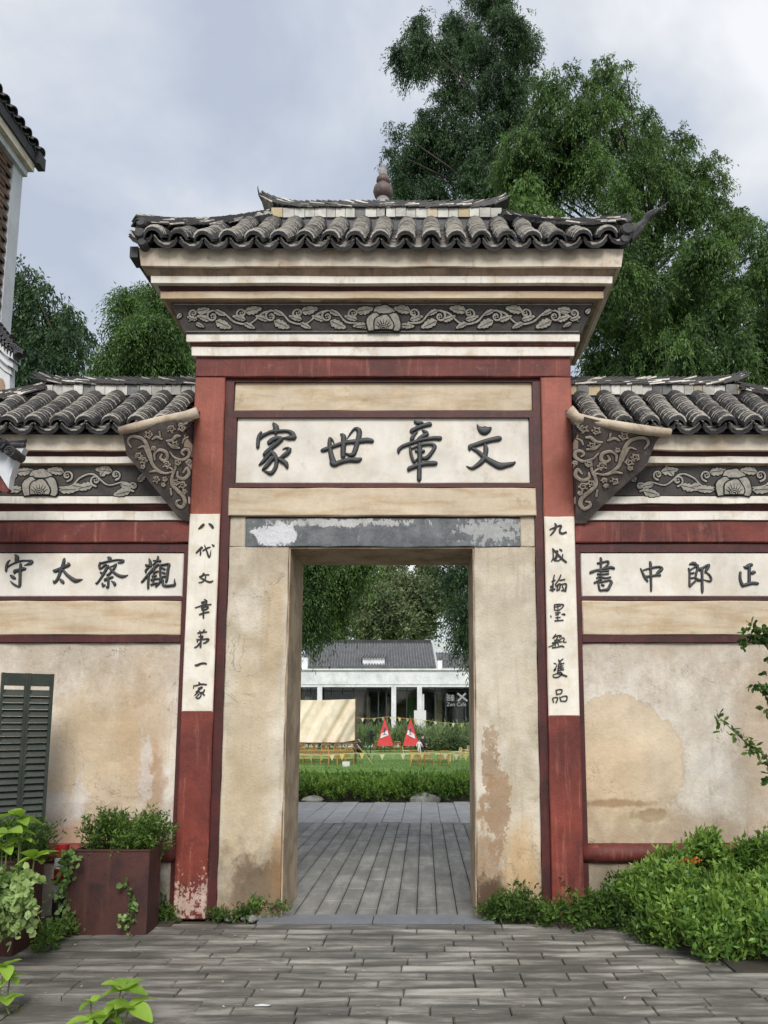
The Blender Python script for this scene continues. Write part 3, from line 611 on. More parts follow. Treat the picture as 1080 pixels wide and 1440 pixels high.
    def done(s, parent, mat):
        s.o.build('outline_paint', M_ink, parent, kind='stuff'); s.b.build('scroll_relief', mat, parent, smooth=False, kind='stuff')

# ---------------------------------------------------------------- roof tiles
def arc_tile(name, r, L, span, th, seg, up, mats):
    b = MB(); V = []
    for yy in (0, L):
        for rr in (r, r - th):
            for i in range(seg + 1):
                a = math.pi / 2 + span / 2 - span * i / seg
                z = rr * math.sin(a) - r * math.sin(math.pi / 2 - span / 2); V.append((rr * math.cos(a), yy, z if up else -z))
    n = seg + 1; F = []; M = []
    for i in range(seg):
        F.append((i, i + 1, 2 * n + i + 1, 2 * n + i)); M.append(0)       # outer
        F.append((n + i, 3 * n + i, 3 * n + i + 1, n + i + 1)); M.append(0)
        F.append((i, n + i, n + i + 1, i + 1)); M.append(1)               # the rim that shows
    F.append((0, 2 * n, 3 * n, n)); M.append(0); F.append((seg, n + seg, 3 * n + seg, 2 * n + seg)); M.append(0)
    b.v = V; b.f = [list(f) for f in F]; b.m = M; me = b.mesh(name, mats); return me, V, F, M
COVER = arc_tile('tile', .084, .17, R(158), .013, 6, True, [M_tile, M_tilerim])
PAN = arc_tile('pan_tile', .115, .17, R(130), .014, 5, False, [M_tile, M_tiledark])
class TileField:
    def __init__(s): s.v = []; s.f = []; s.m = []; s.t = []
    def put(s, T, mat):
        k = len(s.v); s.v += [tuple(mat @ Vector(p)) for p in T[1]]; s.f += [[k + i for i in f] for f in T[2]]; s.m += T[3]; s.t += [random.random()] * len(T[2])
    def build(s, parent, name='tile_field', dark=False):
        b = MB(); b.v, b.f, b.m = s.v, s.f, s.m
        return link(name, b.mesh(name, [M_tile, M_tiledark if dark else M_tilerim], tints=s.t), parent, 'stuff')
def tile_slope(part, x0, x1, surf_, xlim, pitch=.186, n=24, limit=140, budget=[0]):
    """surf_(x, s) -> point on the slope (s = 0 eave .. 1 ridge); xlim(s) -> (xmin, xmax)"""
    tf = TileField(); te = TileField(); made = 0; nc = int(round((x1 - x0) / pitch)); pitch = (x1 - x0) / nc
    for c in range(2 * nc + 1):
        x = x0 + c * pitch / 2; cover = c % 2 == 1
        nn = n if cover else n // 2
        wob = random.uniform(-.006, .006)
        for j in range(nn):
            s = j / nn; xa, xb = xlim(s)
            if s > .90: continue
            if x < xa - .03 or x > xb + .03: continue
            p = surf_(x, s); q = surf_(x, min(1, s + .05)) if s < .95 else p + (p - surf_(x, s - .05))
            ey = (q - p).normalized(); ex = (surf_(x + .05, s) - surf_(x - .05, s)).normalized(); ez = ex.cross(ey).normalized(); ex = ey.cross(ez)
            jx = wob + random.uniform(-.005, .005)
            rot = Quaternion(ez, random.uniform(-.04, .04)) @ Quaternion(ex, -.15 if cover else -.08)
            M3 = Matrix((ex, ey, ez)).transposed(); M3 = rot.to_matrix() @ M3
            o_ = p + ex * jx + ez * ((.035 if cover else .028) + random.uniform(-.004, .004))
            M4 = Matrix.Translation(o_) @ M3.to_4x4()
            if cover and made < limit and j < 13:
                t = link('tile', COVER[0], part); t.matrix_local = M4; made += 1
            else: tf.put(COVER if cover else PAN, M4)
        # heavier doubled tiles at the eave
        for k_ in range(2):
            xa, xb = xlim(0)
            if xa - .02 <= x <= xb + .02:
                p = surf_(x, 0); q = surf_(x, .05); ey = (q - p).normalized(); ex = Vector((1, 0, 0)); ez = ex.cross(ey).normalized(); ey = ez.cross(ex)
                M4 = Matrix.Translation(p - ey * (.03 - .012 * k_) + ez * ((.018 if cover else .010) + .015 * k_ - .012)) @ Matrix((ex, ey, ez)).transposed().to_4x4()
                te.put(COVER if cover else PAN, M4)
    tf.build(part); te.build(part, 'eave_tiles', True)
def side_slope(part, P, n=16, cols=6):
    """plain tiled end slope given by 4 corners (eave a, eave b, ridge b, ridge a)"""
    a, b_, c, d = [Vector(p) for p in P]; tf = TileField()
    for i in range(2 * cols):
        u = (i + .5) / (2 * cols)
        for j in range(n):
            s = j / n; p = a.lerp(b_, u).lerp(d.lerp(c, u), s); ey = (d.lerp(c, u) - a.lerp(b_, u)).normalized()
            ex = (b_ - a).normalized(); ez = ex.cross(ey).normalized(); ex = ey.cross(ez)
            tf.put(COVER if i % 2 else PAN, Matrix.Translation(p + ez * .03) @ Matrix((ex, ey, ez)).transposed().to_4x4())
    tf.build(part)
def slab_stack(part, name, curve, N, layers, wid=.15, th=.013, L=.17, lean=.28, gap=.017, mat=None):
    """rows of thin overlapping tiles leaning on one another along a curve(t) -> Vector"""
    b = MB()
    for k in range(layers):
        for i in range(N):
            t = (i + .5 * (k % 2)) / N; p = curve(t); q = curve(min(1, t + .01)); d = (q - p); d = d.normalized() if d.length > 1e-6 else Vector((1, 0, 0))
            side = Vector((0, 0, 1)).cross(d).normalized(); up = d.cross(side)
            sg = 1 if lean > 0 else -1
            dd = (d * math.cos(lean) + up * math.sin(lean)).normalized(); uu = dd.cross(side) * 1
            if uu.z < 0: uu = -uu
            c = p + Vector((0, 0, gap * k * 1.3 + random.uniform(-.003, .003))); w2 = wid / 2 * (1 - .12 * k) * random.uniform(.92, 1.05); l2 = L / 2 * random.uniform(.9, 1.05)
            V = []
            for sx in (-l2, l2):
                for sy in (-w2, w2):
                    for sz in (0, th): V.append(c + dd * sx + side * sy + uu * sz)
            b.add(V, [(0, 1, 3, 2), (4, 6, 7, 5), (0, 4, 5, 1), (2, 3, 7, 6), (1, 5, 7, 3), (0, 2, 6, 4)], 0 if random.random() < .82 else 1)
    return b.build(name, [M_tile, M_tilerim], part, kind='stuff')

# ---------------------------------------------------------------- the gateway
GX0, GX1 = -2.06, 1.315; GC = (GX0 + GX1) / 2; YF, YB = 6.55, 7.33; DX0, DX1 = -1.19, .435; DTOP = 3.122
gate = thing('gateway', (GC, 6.94, 0), 'tall white and red gateway with open doorway, black calligraphy and grey tiled roof', 'gateway')
# inner faces
PI0, PI1 = -1.79, 1.045                  # inner edges of the pillars
for (xa, xb, nm) in ((GX0, PI0, 0), (PI1, GX1, 1)):
    rough_panel(xa, xb, YF, YB, 0, Zp(530, YF), 'pillar', M_pillar, gate, .2, .003, .004)
rough_panel(GX0, GX1, YF - .004, YB, Zp(530, YF) + .001, Zp(501, YF), 'red_beam', M_red, gate, .2, .003, .004)
# frame strips and recess sides beside the pillars, recess shade put into the dark red
FY = 6.585
mk('red_frame', M_darkred, gate, (PI0 + .001, PI0 + .072, FY, YB, 0, Zp(530, YF)), (PI1 - .072, PI1 - .001, FY, YB, 0, Zp(530, YF)),
   (PI0 + .073, PI1 - .073, FY, YB, Zp(537, FY), Zp(531, FY)), (PI0 + .073, PI1 - .073, FY - .002, YB, Zp(587, FY), Zp(578, FY)),
   (PI0 + .073, PI1 - .073, FY - .004, YB, Zp(685.5, FY), Zp(680, FY)), (PI0 + .073, PI0 + .105, FY, YB, Zp(680, FY) + .001, Zp(587, FY) - .001), (PI1 - .105, PI1 - .073, FY, YB, Zp(680, FY) + .001, Zp(587, FY) - .001))
ia, ib = PI0 + .073, PI1 - .073
rough_panel(ia, ib, 6.61, YB, Zp(578, 6.61) + .001, Zp(537, 6.61), 'upper_panel', M_cream, gate, .25, .002, .003)
rough_panel(ia - .01, ib + .01, 6.565, YB, Zp(725, 6.565), Zp(686, 6.565), 'lower_band', M_cream, gate, .2, .003, .005)
pl = rough_panel(ia + .033, ib - .033, 6.61, YB, Zp(680, 6.61) + .001, Zp(587, 6.61) - .001, 'name_plaque', M_plaque, gate, .3, .001, .002)
for nm, ox, k, g in (('家', 350, 13.5, G_JIA), ('世', 445, 12, G_SHI), ('章', 550, 13.5, G_ZHANG), ('文', 650, 13.5, G_WEN)):
    c_ = glyph('character', g, ox, 585, k, 6.607, .022, M_letter, pl, wk=1.02); c_['label'] = 'raised charcoal character ' + nm
# piers, lintel, reveals
zl1, zl0 = Zp(729, 6.60), Zp(769, 6.60)
rough_panel(ia, DX0, 6.60, YB, 0, zl0, 'pier', M_pier, gate, .16, .005, .008)
rough_panel(DX1, ib, 6.60, YB, 0, zl0, 'pier', M_pier, gate, .16, .005, .008)
lx0, lx1 = Xp(345, 750, 6.6), Xp(732, 750, 6.6)
rough_panel(ia, lx0, 6.601, YB, zl0 + .001, Zp(725, 6.565) - .001, 'lintel_cheek', M_pier, gate, .1, .002, .003)
rough_panel(lx1, ib, 6.601, YB, zl0 + .001, Zp(725, 6.565) - .001, 'lintel_cheek', M_pier, gate, .1, .002, .003)
rough_panel(lx0 + .002, lx1 - .002, 6.594, YB - .01, zl0, zl1, 'stone_lintel', M_lintel, gate, .12, .004, .008)
mk('lintel_bed', M_darkred, gate, (lx0 + .002, lx1 - .002, 6.62, YB, zl1 + .001, Zp(725, 6.565) - .001))
mk('door_reveal', M_reveal, gate, (DX0, DX0 + .012, 6.615, YB + .01, 0, zl0 - .014), (DX1 - .012, DX1, 6.615, YB + .01, 0, zl0 - .014), (DX0, DX1, 6.615, YB + .01, zl0 - .013, zl0 - .001))
mk('core_wall', M_wall, gate, (GX0 + .02, GX1 - .02, YF + .10, YB - .002, Zp(501, YF) + .001, 5.30), (GX0 + .02, GX1 - .02, YB - .25, YB - .003, Zp(725, 6.565), Zp(501, YF)))
# couplet panels on the pillars
for nm, xa, xb, ya, yb, G in (('l', 269, 313, 722, 1001, G_L), ('r', 762.5, 805.5, 726, 1007, G_R)):
    Yc = YF - .006; lft = nm == 'l'
    xa_, xb_ = (GX0 + .003, PI0 - .004) if lft else (PI1 + .004, GX1 - .003)
    cp = rough_panel(xa_, xb_, Yc, YF + .01, Zp(yb, Yc), Zp(ya, Yc), 'couplet_panel', M_strip, gate, .25, .0008, .002)
    for (ox, oy, k, g) in G: glyph('character', g, ox, oy, k, Yc - .006, .004, M_brush, cp, True, 1.12)
# cornice
rp = ring_path(GX0, GX1, YF, YB)
def band(name, mat, prof, parent=gate, path=rp, closed=True, jit=.003, kind=None, mis=None):
    b = MB(); sweep_profile(path, prof, b, closed, jit, mis=mis); return b.build(name, mat, parent)
def zb(py, p, Y0=YF): return Zp(py, Y0 - p)
band('cornice_band', M_white, [(-.02, zb(500, .031)), (.031, zb(500, .031)), (.034, zb(488, .031)), (-.02, zb(488, .031))])
band('red_moulding', M_red, [(-.02, zb(488, .05) + .012), (.042, zb(488, .045) + .014), (.052, zb(484, .05)), (.044, zb(480, .05)), (-.02, zb(480, .05))])
band('cornice_band', M_white, [(-.02, zb(481, .072) + .008), (.072, zb(481, .072) + .008), (.075, zb(469.5, .072)), (-.02, zb(469.5, .072))])
fz0, fz1 = zb(468.5, .088), zb(425, .19)
frz = band('carved_frieze', M_frieze, [(-.02, fz0 + .002), (.085, fz0 + .002), (.19, fz1), (-.02, fz1)], jit=0)
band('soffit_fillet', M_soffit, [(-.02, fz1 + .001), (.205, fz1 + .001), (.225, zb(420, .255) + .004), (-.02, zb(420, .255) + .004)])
band('cornice_band', M_cream, [(-.02, zb(420, .255) + .005), (.255, zb(420, .255) + .005), (.258, zb(410, .255)), (-.02, zb(410, .255))])
band('red_moulding', M_darkred, [(-.02, zb(410, .255) + .001), (.250, zb(410, .255) + .001), (.268, zb(404, .268)), (.272, zb(398.5, .27)), (-.02, zb(398.5, .27))])
band('cornice_band', M_white, [(-.02, zb(398, .32) + .002), (.318, zb(398, .32) + .002), (.322, zb(388.5, .32)), (-.02, zb(388.5, .32))])
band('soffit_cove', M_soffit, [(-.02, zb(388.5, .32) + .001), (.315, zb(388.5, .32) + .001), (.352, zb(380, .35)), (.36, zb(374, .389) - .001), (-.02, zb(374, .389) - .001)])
zf0, zf1 = zb(374, .389), zb(351, .389)
band('eave_fascia', M_fascia, [(-.02, zf0), (.385, zf0), (.405, zf1), (-.02, zf1)], jit=.006)
# frieze ornament, on the sloping front face
fp0 = Vector((0, YF - .085, fz0)); fn = Vector((0, -(fz1 - fz0), .105)).cross(Vector((1, 0, 0))) if False else Vector((1, 0, 0)).cross(Vector((0, -.105, fz1 - fz0))).normalized()
if fn.y > 0: fn = -fn
RF = Relief(lambda x, y: on_plane(x, y, fp0, fn), fn)
for sg in (-1, 1):
    cs = [497, 460, 419, 381, 340, 299, 272]; 
    X = lambda x: x if sg < 0 else 1079 - x
    stem = [(X(525), 459, 2.0)]
    for i, cx_ in enumerate(cs[:-1]):
        stem += [(X(cx_ + 12), 455 if i % 2 == 0 else 438, 2.4), (X(cx_ - 10), 440 if i % 2 else 453, 3.2)]
    stem.append((X(266), 452, 1.5))
    RF.rib(stem)
    for i, cx_ in enumerate(cs):
        up = 1 if i % 2 == 0 else -1; cy_ = 441 if i % 2 == 0 else 445
        q = .95 if i < 6 else .75
        RF.leaf(X(cx_ + (6 if i % 2 == 0 else -3)), cy_ - 1 + (10 if i % 2 == 0 else 7), (math.pi if sg < 0 else 0) + (-sg) * (.28 if i % 2 == 0 else -.35) * (1 if i % 2 == 0 else -1), 17 * q, 6.5 * q)
        RF.leaf(X(cx_ + 4), cy_ + (-3 if i % 2 == 0 else 6), (0 if sg < 0 else math.pi) + (sg) * (.18 if i % 2 == 0 else -.42), 21 * q, 9.5 * q)
        RF.leaf(X(cx_ + 3), cy_ - 9 if i % 2 else cy_ + 13, (0 if sg < 0 else math.pi) + sg * -.45, 15 * q, 6 * q)
        RF.spiral(X(cx_), cy_, 8.6 * q, 1.2, (math.pi / 2) * (1 if i % 2 == 0 else -1), 3.4, -sg * (1 if i % 2 == 0 else -1))
        RF.berries(X(cx_), cy_, 4.5 * q)
    RF.leaf(X(516), 457, (math.pi if sg < 0 else 0) + sg * .1, 16, 6)
    RF.leaf(X(256), 441, math.pi / 2 * 1.5 if sg < 0 else -math.pi / 4, 8, 5)
RF.flower(539.5, 446, 1.0); RF.done(frz, M_leafpaint)
for yy in (428, 466):
    b = MB(); stroke(b, [(245 if yy < 440 else 262, yy, .9), (540, yy, .9), (832 if yy < 440 else 814, yy, .9)], lambda x, y: on_plane(x, y, fp0, fn), fn, .003, True, step=60)
    b.build('frieze_line', M_leafpaint, frz)
# main roof
EY, EZ, RY, RZ = 6.07, 5.66, 6.86, 6.37
ex0, ex1, rx0, rx1 = -2.46, 1.71, -1.56, .80
YC = 6.94
def prof(s): return .80 * s + .20 * s * s
def msurf(x, s):
    e_ = max(0, abs(x - (ex0 + ex1) / 2) - 1.45); lift = .16 * e_ * e_ * (1 - s)
    return Vector((x, EY + (RY - EY) * s, EZ + (RZ - EZ) * prof(s) + lift))
def mlim(s): return (ex0 + (rx0 - ex0) * s ** .9, ex1 + (rx1 - ex1) * s ** .9)
roof = thing_roof = mk('main_roof', M_tiledark, gate, (GX0 - .38, GX1 + .38, YF - .36, YB + .36, zf1 - .012, zf1 + .035))
b = MB()
b.add([(ex0 + .06, EY + .14, EZ + .0), (ex1 - .06, EY + .14, EZ + .0), (ex1 - .06, 2 * YC - EY - .14, EZ + .0), (ex0 + .06, 2 * YC - EY - .14, EZ + .0), (rx0, RY + .06, RZ - .06), (rx1, RY + .06, RZ - .06), (rx1, 2 * YC - RY - .05, RZ - .06), (rx0, 2 * YC - RY - .05, RZ - .06)],
      [(0, 1, 5, 4), (1, 2, 6, 5), (2, 3, 7, 6), (3, 0, 4, 7), (4, 5, 6, 7)])
b.build('roof_bed', M_tiledark, gate)
tile_slope(roof, ex0 + .04, ex1 - .04, msurf, mlim, .214, 22, 290)
side_slope(roof, [(ex0, 2 * YC - EY, EZ + .1), (ex0, EY, EZ + .1), (rx0, RY, RZ), (rx0, 2 * YC - RY, RZ)], 16, 5)
side_slope(roof, [(ex1, EY, EZ + .1), (ex1, 2 * YC - EY, EZ + .1), (rx1, 2 * YC - RY, RZ), (rx1, RY, RZ)], 16, 5)
side_slope(roof, [(ex1, 2 * YC - EY, EZ), (ex0, 2 * YC - EY, EZ), (rx0, 2 * YC - RY, RZ), (rx1, 2 * YC - RY, RZ)], 14, 12)
def hipc(xa, xr):
    a = Vector((xa, EY + .05, EZ + .20)); c = Vector((xr, RY + .02, RZ + .075)); m = Vector((xa + (xr - xa) * .38, EY + .32, EZ + .30))
    return lambda t: a * (1 - t) ** 2 + m * 2 * t * (1 - t) + c * t * t
slab_stack(roof, 'hip_ridge', hipc(ex0 + .02, rx0), 34, 4, .13, .012, .16, .10, .015)
slab_stack(roof, 'hip_ridge', hipc(ex1 - .02, rx1), 34, 4, .13, .012, .16, .10, .015)
# ridge blocks and the stacked tiles above
def ridge(part, x0, x1, Yf, z0, z1, rise, seed, ends=(1, 1), n=None, cols=(.8, .12, .08)):
    rr = random.Random(seed); x = x0
    back = 2 * YC - Yf if Yf > 6.8 else Yf + .2
    while x < x1 - .02:
        wd = min(rr.uniform(.085, .115), x1 - x); u = rr.random()
        m = M_block if u < cols[0] else (M_block2 if u < cols[0] + cols[1] else M_block3)
        yj = rr.uniform(-.006, .006); zj = rr.uniform(-.004, .004)
        bl = mk('ridge_block', m, part, (x + .003, x + wd - .002, Yf + yj, back - .004, z0 + zj, z1 + zj)); x += wd
    mk('ridge_core', M_tiledark, part, (x0 + .02, x1 - .02, Yf + .02, back - .02, z0 - .12, z1 - .01))
    def cv(t):
        xx = x0 - .05 + (x1 - x0 + .1) * t; d0 = max(0, .30 - (xx - x0)) * ends[0]; d1 = max(0, .30 - (x1 - xx)) * ends[1]
        return Vector((xx, Yf + .08, z1 + .004 + rise * ((d0 / .3) ** 2 + (d1 / .3) ** 2)))
    N = int((x1 - x0) / .05)
    mid = (x0 + x1) / 2
    slab_stack(part, 'ridge_tiles', cv, N, 3, .2, .012, .15, .10 if seed % 2 else -.10, .016)
    def top(t): p = cv(t); return p + Vector((0, 0, .058))
    slab_stack(part, 'ridge_tiles', top, N, 1, .15, .013, .13, .26 if seed % 2 else -.26, .016)
ridge(roof, rx0 + .07, (rx0 + rx1) / 2 - .005, RY, Zp(305, RY), Zp(292, RY), .055, 2, (1, 0), cols=(.93, .03, .04))
ridge(roof, (rx0 + rx1) / 2 + .005, rx1 - .05, RY, Zp(305, RY), Zp(292, RY), .055, 3, (0, 1), cols=(.86, .12, .02))
b = MB(); p0 = Vector((rx0 - .03, RY + .05, Zp(276, RY))); b.tube([p0, p0 + Vector((-.03, 0, .05)), p0 + Vector((-.045, 0, .11)), p0 + Vector((-.05, 0, .145))], [.018, .012, .007, .003], 6); b.build('ridge_horn', M_orna, roof)
# finial
fc = (Xp(538.5, 290, 6.92), 6.92, Zp(291, 6.92)); k = 1 / 140.0
finz = lambda y: (291 - y) * k
fin = MB().lathe([(.062, 0), (.075, .01), (.066, .02), (.062, finz(280)), (.055, finz(279))], fc, 14).build('finial', M_ceramic2, roof)
MB().lathe([(.05, finz(279)), (.085, finz(275)), (.098, finz(269)), (.09, finz(263)), (.062, finz(259)), (.045, finz(257)), (.055, finz(256)), (.068, finz(253)), (.064, finz(249)), (.045, finz(246)), (.03, finz(245))], fc, 20).build('gourd_body', M_ceramic, roof, smooth=True)
MB().lathe([(.042, finz(245)), (.040, finz(241)), (.036, finz(236)), (.028, finz(233)), (.03, finz(231)), (.02, finz(228)), (.006, finz(227))], fc, 14).build('gourd_tip', M_ceramic2, roof, smooth=True)
# left corner ornament: stacked round tile ends; right one with a forked stick
def blobs(pts, name, mat, parent, n=12):
    b = MB()
    for (px, py, r, Y, L) in pts:
        p = at(px, py, Y); r_ = r / 158.0
        b.tube([p + Vector((0, -L / 2, 0)), p + Vector((0, -L / 2 + .02, 0)), p + Vector((0, L / 2 - .02, 0)), p + Vector((0, L / 2, 0))], [r_ * .75, r_, r_, r_ * .75], n)
    return b.build(name, mat, parent)
blobs([(201, 317, 7.5, 6.1, .12), (199, 332, 8, 6.1, .12), (203, 345, 7, 6.12, .12), (205, 325, 6, 6.18, .12)], 'corner_ornament', M_orna, roof)
b = MB(); q = at(191, 360, 6.2); b.box(q.x - .03, q.x + .04, 6.14, 6.3, q.z - .05, q.z + .05); q = at(205, 378, 6.2); b.tube([at(196, 368, 6.3), at(208, 388, 6.33), at(222, 412, 6.42)], [.03, .022, .01], 6); b.build('corner_bracket', M_orna, roof)
blobs([(879, 312, 8.5, 6.1, .11), (881, 326, 9.5, 6.1, .11), (877, 340, 7, 6.12, .11)], 'corner_ornament', M_orna, roof)
b = MB(); b.tube([at(884, 336, 6.15), at(896, 322, 6.15), at(905, 313, 6.16), at(912, 308, 6.17), at(922, 298, 6.17), at(940, 284, 6.18)], [.045, .05, .03, .014, .012, .005], 7)
b.tube([at(905, 313, 6.16), at(911, 303, 6.15), at(918, 298, 6.15), at(921, 294, 6.15)], [.02, .03, .022, .004], 6)
b.build('corner_spike', M_orna, roof)

# ---------------------------------------------------------------- wing walls
WY = 6.60
def wing(side, label):
    L = side < 0
    x0, x1 = (-5.0, GX0 - .002) if L else (GX1 + .002, 4.4)
    inner = x1 if L else x0
    t = thing('wing_wall', ((x0 + x1) / 2, 6.9, 0), label, 'wall', 'low wing walls either side of the gateway')
    YBk = 7.25
    fx = lambda a, b_: (min(a, b_), max(a, b_))
    # plaster field, base, torus
    rough_panel(x0, x1, WY + .03, YBk, Zp(1187, WY + .03), Zp(904, WY + .03), 'plaster_field', M_wall, t, .16, .006, .004)
    rough_panel(x0, x1, WY + .02, YBk, 0, Zp(1213, WY + .02), 'plinth', M_wall, t, .16, .006, .004)
    b = MB(); zc = (Zp(1187, WY) + Zp(1213, WY)) / 2; b.tube([(x0 + (x1 - x0) * i / 14, WY + .035 + random.uniform(-.004, .004), zc + random.uniform(-.005, .005)) for i in range(15)], .082, 12)
    b.build('base_roll', M_red, t, smooth=True)
    mk('red_frame', M_darkred, t, (*fx(inner, inner + side * .048), WY + .008, YBk, 0, Zp(765, WY)), (*fx(inner + side * .05, x0 if L else x1), WY + .005, YBk, Zp(903, WY), Zp(893, WY)),
       (*fx(inner + side * .05, x0 if L else x1), WY + .012, YBk, Zp(776, WY), Zp(764, WY)), (*fx(inner + side * .05, x0 if L else x1), WY + .006, YBk, Zp(844, WY), Zp(839, WY)))
    rough_panel(*fx(inner + side * .052, x0 if L else x1), WY - .005, YBk, Zp(893, WY) + .001, Zp(845, WY), 'cream_band', M_cream, t, .2, .003, .005)
    pq = rough_panel(*fx(inner + side * .056, x0 if L else x1), WY + .02, YBk, Zp(839, WY + .02), Zp(777.5, WY + .02), 'name_plaque', M_plaque, t, .3, .001, .002)
    GG = ((0, 18, G_SHOU, 775, '守'), (65, 18, G_TAI, 775, '太'), (130, 18, G_CHA, 775, '察'), (192, 18, G_GUAN, 775, '觀')) if L else ((820, 18, G_SHU, 780, '書'), (890, 18, G_ZHONG, 780, '中'), (960, 18, G_LANG, 780, '郎'), (1025, 19.64, G_ZHENG, 780, '正'))
    for ox, k, g, oy, ch in GG: glyph('character', g, ox, oy, k, WY + .017, .014, M_letter, pq)['label'] = 'black character ' + ch
    rough_panel(x0, x1, WY - .012, YBk, Zp(763, WY), Zp(733, WY), 'red_beam', M_red, t, .2, .003, .005)
    n = 14
    path = [(x0 + (x1 - x0) * i / n, WY, 0, -1) for i in range(n + 1)]
    path = [(x0, YBk, -1, 1), (x0, WY, -1, -1)] + path[1:] if L else path[:-1] + [(x1, WY, 1, -1), (x1, YBk, 1, 1)]
    B = lambda nm, mat, pr, jit=.003: band(nm, mat, pr, t, path, False, jit)
    B('cornice_band', M_white, [(-.5, zb(731, .03, WY)), (.03, zb(731, .03, WY)), (.034, zb(719, .03, WY)), (-.5, zb(719, .03, WY))])
    B('red_moulding', M_darkred, [(-.5, zb(719, .03, WY) + .001), (.03, zb(719, .03, WY) + .001), (.06, zb(712, .05, WY)), (.055, zb(708, .06, WY)), (-.5, zb(708, .06, WY))])
    B('cornice_band', M_white, [(-.5, zb(707, .085, WY) - .004), (.085, zb(707, .085, WY) - .004), (.088, zb(698, .085, WY)), (-.5, zb(698, .085, WY))])
    z0_, z1_ = zb(697, .09, WY), zb(655, .17, WY)
    fr = B('carved_frieze', M_frieze, [(-.5, z0_ + .002), (.09, z0_ + .002), (.165, z1_), (-.5, z1_)], 0)
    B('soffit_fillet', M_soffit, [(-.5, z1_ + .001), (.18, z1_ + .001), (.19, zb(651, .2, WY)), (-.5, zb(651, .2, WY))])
    B('cornice_band', M_white, [(-.5, zb(651, .215, WY) + .002), (.21, zb(651, .215, WY) + .002), (.215, zb(642, .215, WY)), (-.5, zb(642, .215, WY))])
    B('red_moulding', M_darkred, [(-.5, zb(642, .215, WY) + .001), (.21, zb(642, .215, WY) + .001), (.225, zb(637, .22, WY)), (.225, zb(633, .22, WY)), (-.5, zb(633, .22, WY))])
    zf0, zf1 = zb(632, .27, WY), zb(611, .27, WY)
    B('eave_fascia', M_fascia, [(-.5, zf0), (.262, zf0), (.275, zf1), (-.5, zf1)], .006)
    # frieze ornament
    p0 = Vector((0, WY - .09, z0_)); nn = Vector((1, 0, 0)).cross(Vector((0, -.075, z1_ - z0_))).normalized()
    if nn.y > 0: nn = -nn
    RF = Relief(lambda x, y: on_plane(x, y, p0, nn), nn)
    fx_, dirs = (57, 1) if L else (1031, -1)
    X = lambda d: fx_ + d
    for sg in (-1, 1):
        stem = [(X(sg * 22), 686, 2), (X(sg * 44), 683, 2.6), (X(sg * 56), 672, 3), (X(sg * 74), 667, 3), (X(sg * 95), 682, 2.4), (X(sg * 118), 678, 2), (X(sg * 134), 686, 1.5)]
        RF.rib(stem)
        for i, (dx, dy, r_) in enumerate(((38, 669, 8), (78, 676, 8), (106, 668, 7), (131, 684, 7))):
            RF.leaf(X(sg * (dx - 4)), dy + (6 if i % 2 else -5), (math.pi if sg > 0 else 0) + sg * (-.25 if i % 2 else .12), 20, 8.5)
            RF.leaf(X(sg * (dx + 6)), dy + (-6 if i % 2 else 13), (0 if sg > 0 else math.pi) - sg * (.9 if i % 2 else -.2), 15, 7)
            RF.spiral(X(sg * dx), dy, r_, 1.2, math.pi / 2, 3.2, sg * (1 if i % 2 else -1)); RF.berries(X(sg * dx), dy, 4.2)
        RF.leaf(X(sg * 26), 689, (0 if sg > 0 else math.pi) + sg * -.05, 24, 8)
    RF.flower(fx_, 677, 1.05); RF.done(fr, M_leafpaint)
    # spandrel panel against the gateway, with rolled cap
    Ysp = 6.10; pa = Vector((0, Ysp, Zp(598, Ysp))); pb = Vector((0, WY - .045, Zp(733, WY - .045)))
    n_ = Vector((1, 0, 0)).cross(pb - pa).normalized(); n_ = -n_ if n_.y > 0 else n_
    if L: P = [(272, 590), (172, 607), (178, 640), (206, 672), (250, 727), (262, 733), (274, 733)]
    else: P = [(802, 586), (929, 613), (922, 622), (909, 655), (880, 680), (842, 716), (824, 736), (802, 736)]
    b = MB(); Fq = [on_plane(a, c, pa, n_) for a, c in P]; lim_ = (GX0 - .004) if L else (GX1 + .004)
    for q in (Fq[0], Fq[-1]): q.x = lim_
    nF = len(Fq); b.add(Fq + [Vector((q.x, WY + .1, q.z)) for q in Fq], [tuple(range(nF)), tuple(range(2 * nF - 1, nF - 1, -1))] + [(i, nF + i, nF + (i + 1) % nF, (i + 1) % nF) for i in range(nF)])
    sp = b.build('carved_spandrel', M_spandrel, t)
    if L: to3 = lambda x, y: on_plane(170 + x / 9, 570 + y / 9, pa, n_)
    else: to3 = lambda x, y: on_plane(802 + (915 - x) * .133, 572 + y / 9, pa, n_)
    RS = Relief(to3, n_)
    rb = lambda pts, w_: RS.rib([(x, y, w_ * (.7 + 1.35 * math.sin(math.pi * (i_ + .6) / (len(pts) + .2)))) for i_, (x, y) in enumerate(pts)], 7)
    rb([(130, 530), (90, 460), (120, 400), (200, 395), (280, 430), (330, 500), (370, 620), (400, 740), (470, 820), (560, 860), (660, 840)], 26)
    rb([(220, 540), (290, 520), (330, 600), (370, 700)], 16)
    rb([(430, 690), (430, 610), (490, 565), (570, 590), (590, 660), (550, 700), (500, 670), (520, 620)], 24)
    rb([(690, 700), (690, 800), (650, 900), (650, 1000), (720, 1080), (790, 1150), (810, 1230), (770, 1290), (710, 1260), (710, 1210), (750, 1200)], 27)
    rb([(620, 590), (680, 660), (780, 690), (860, 640), (860, 570), (800, 560), (770, 600), (800, 630)], 22)
    rb([(720, 840), (720, 900), (790, 930), (860, 870), (840, 790), (790, 850)], 24)
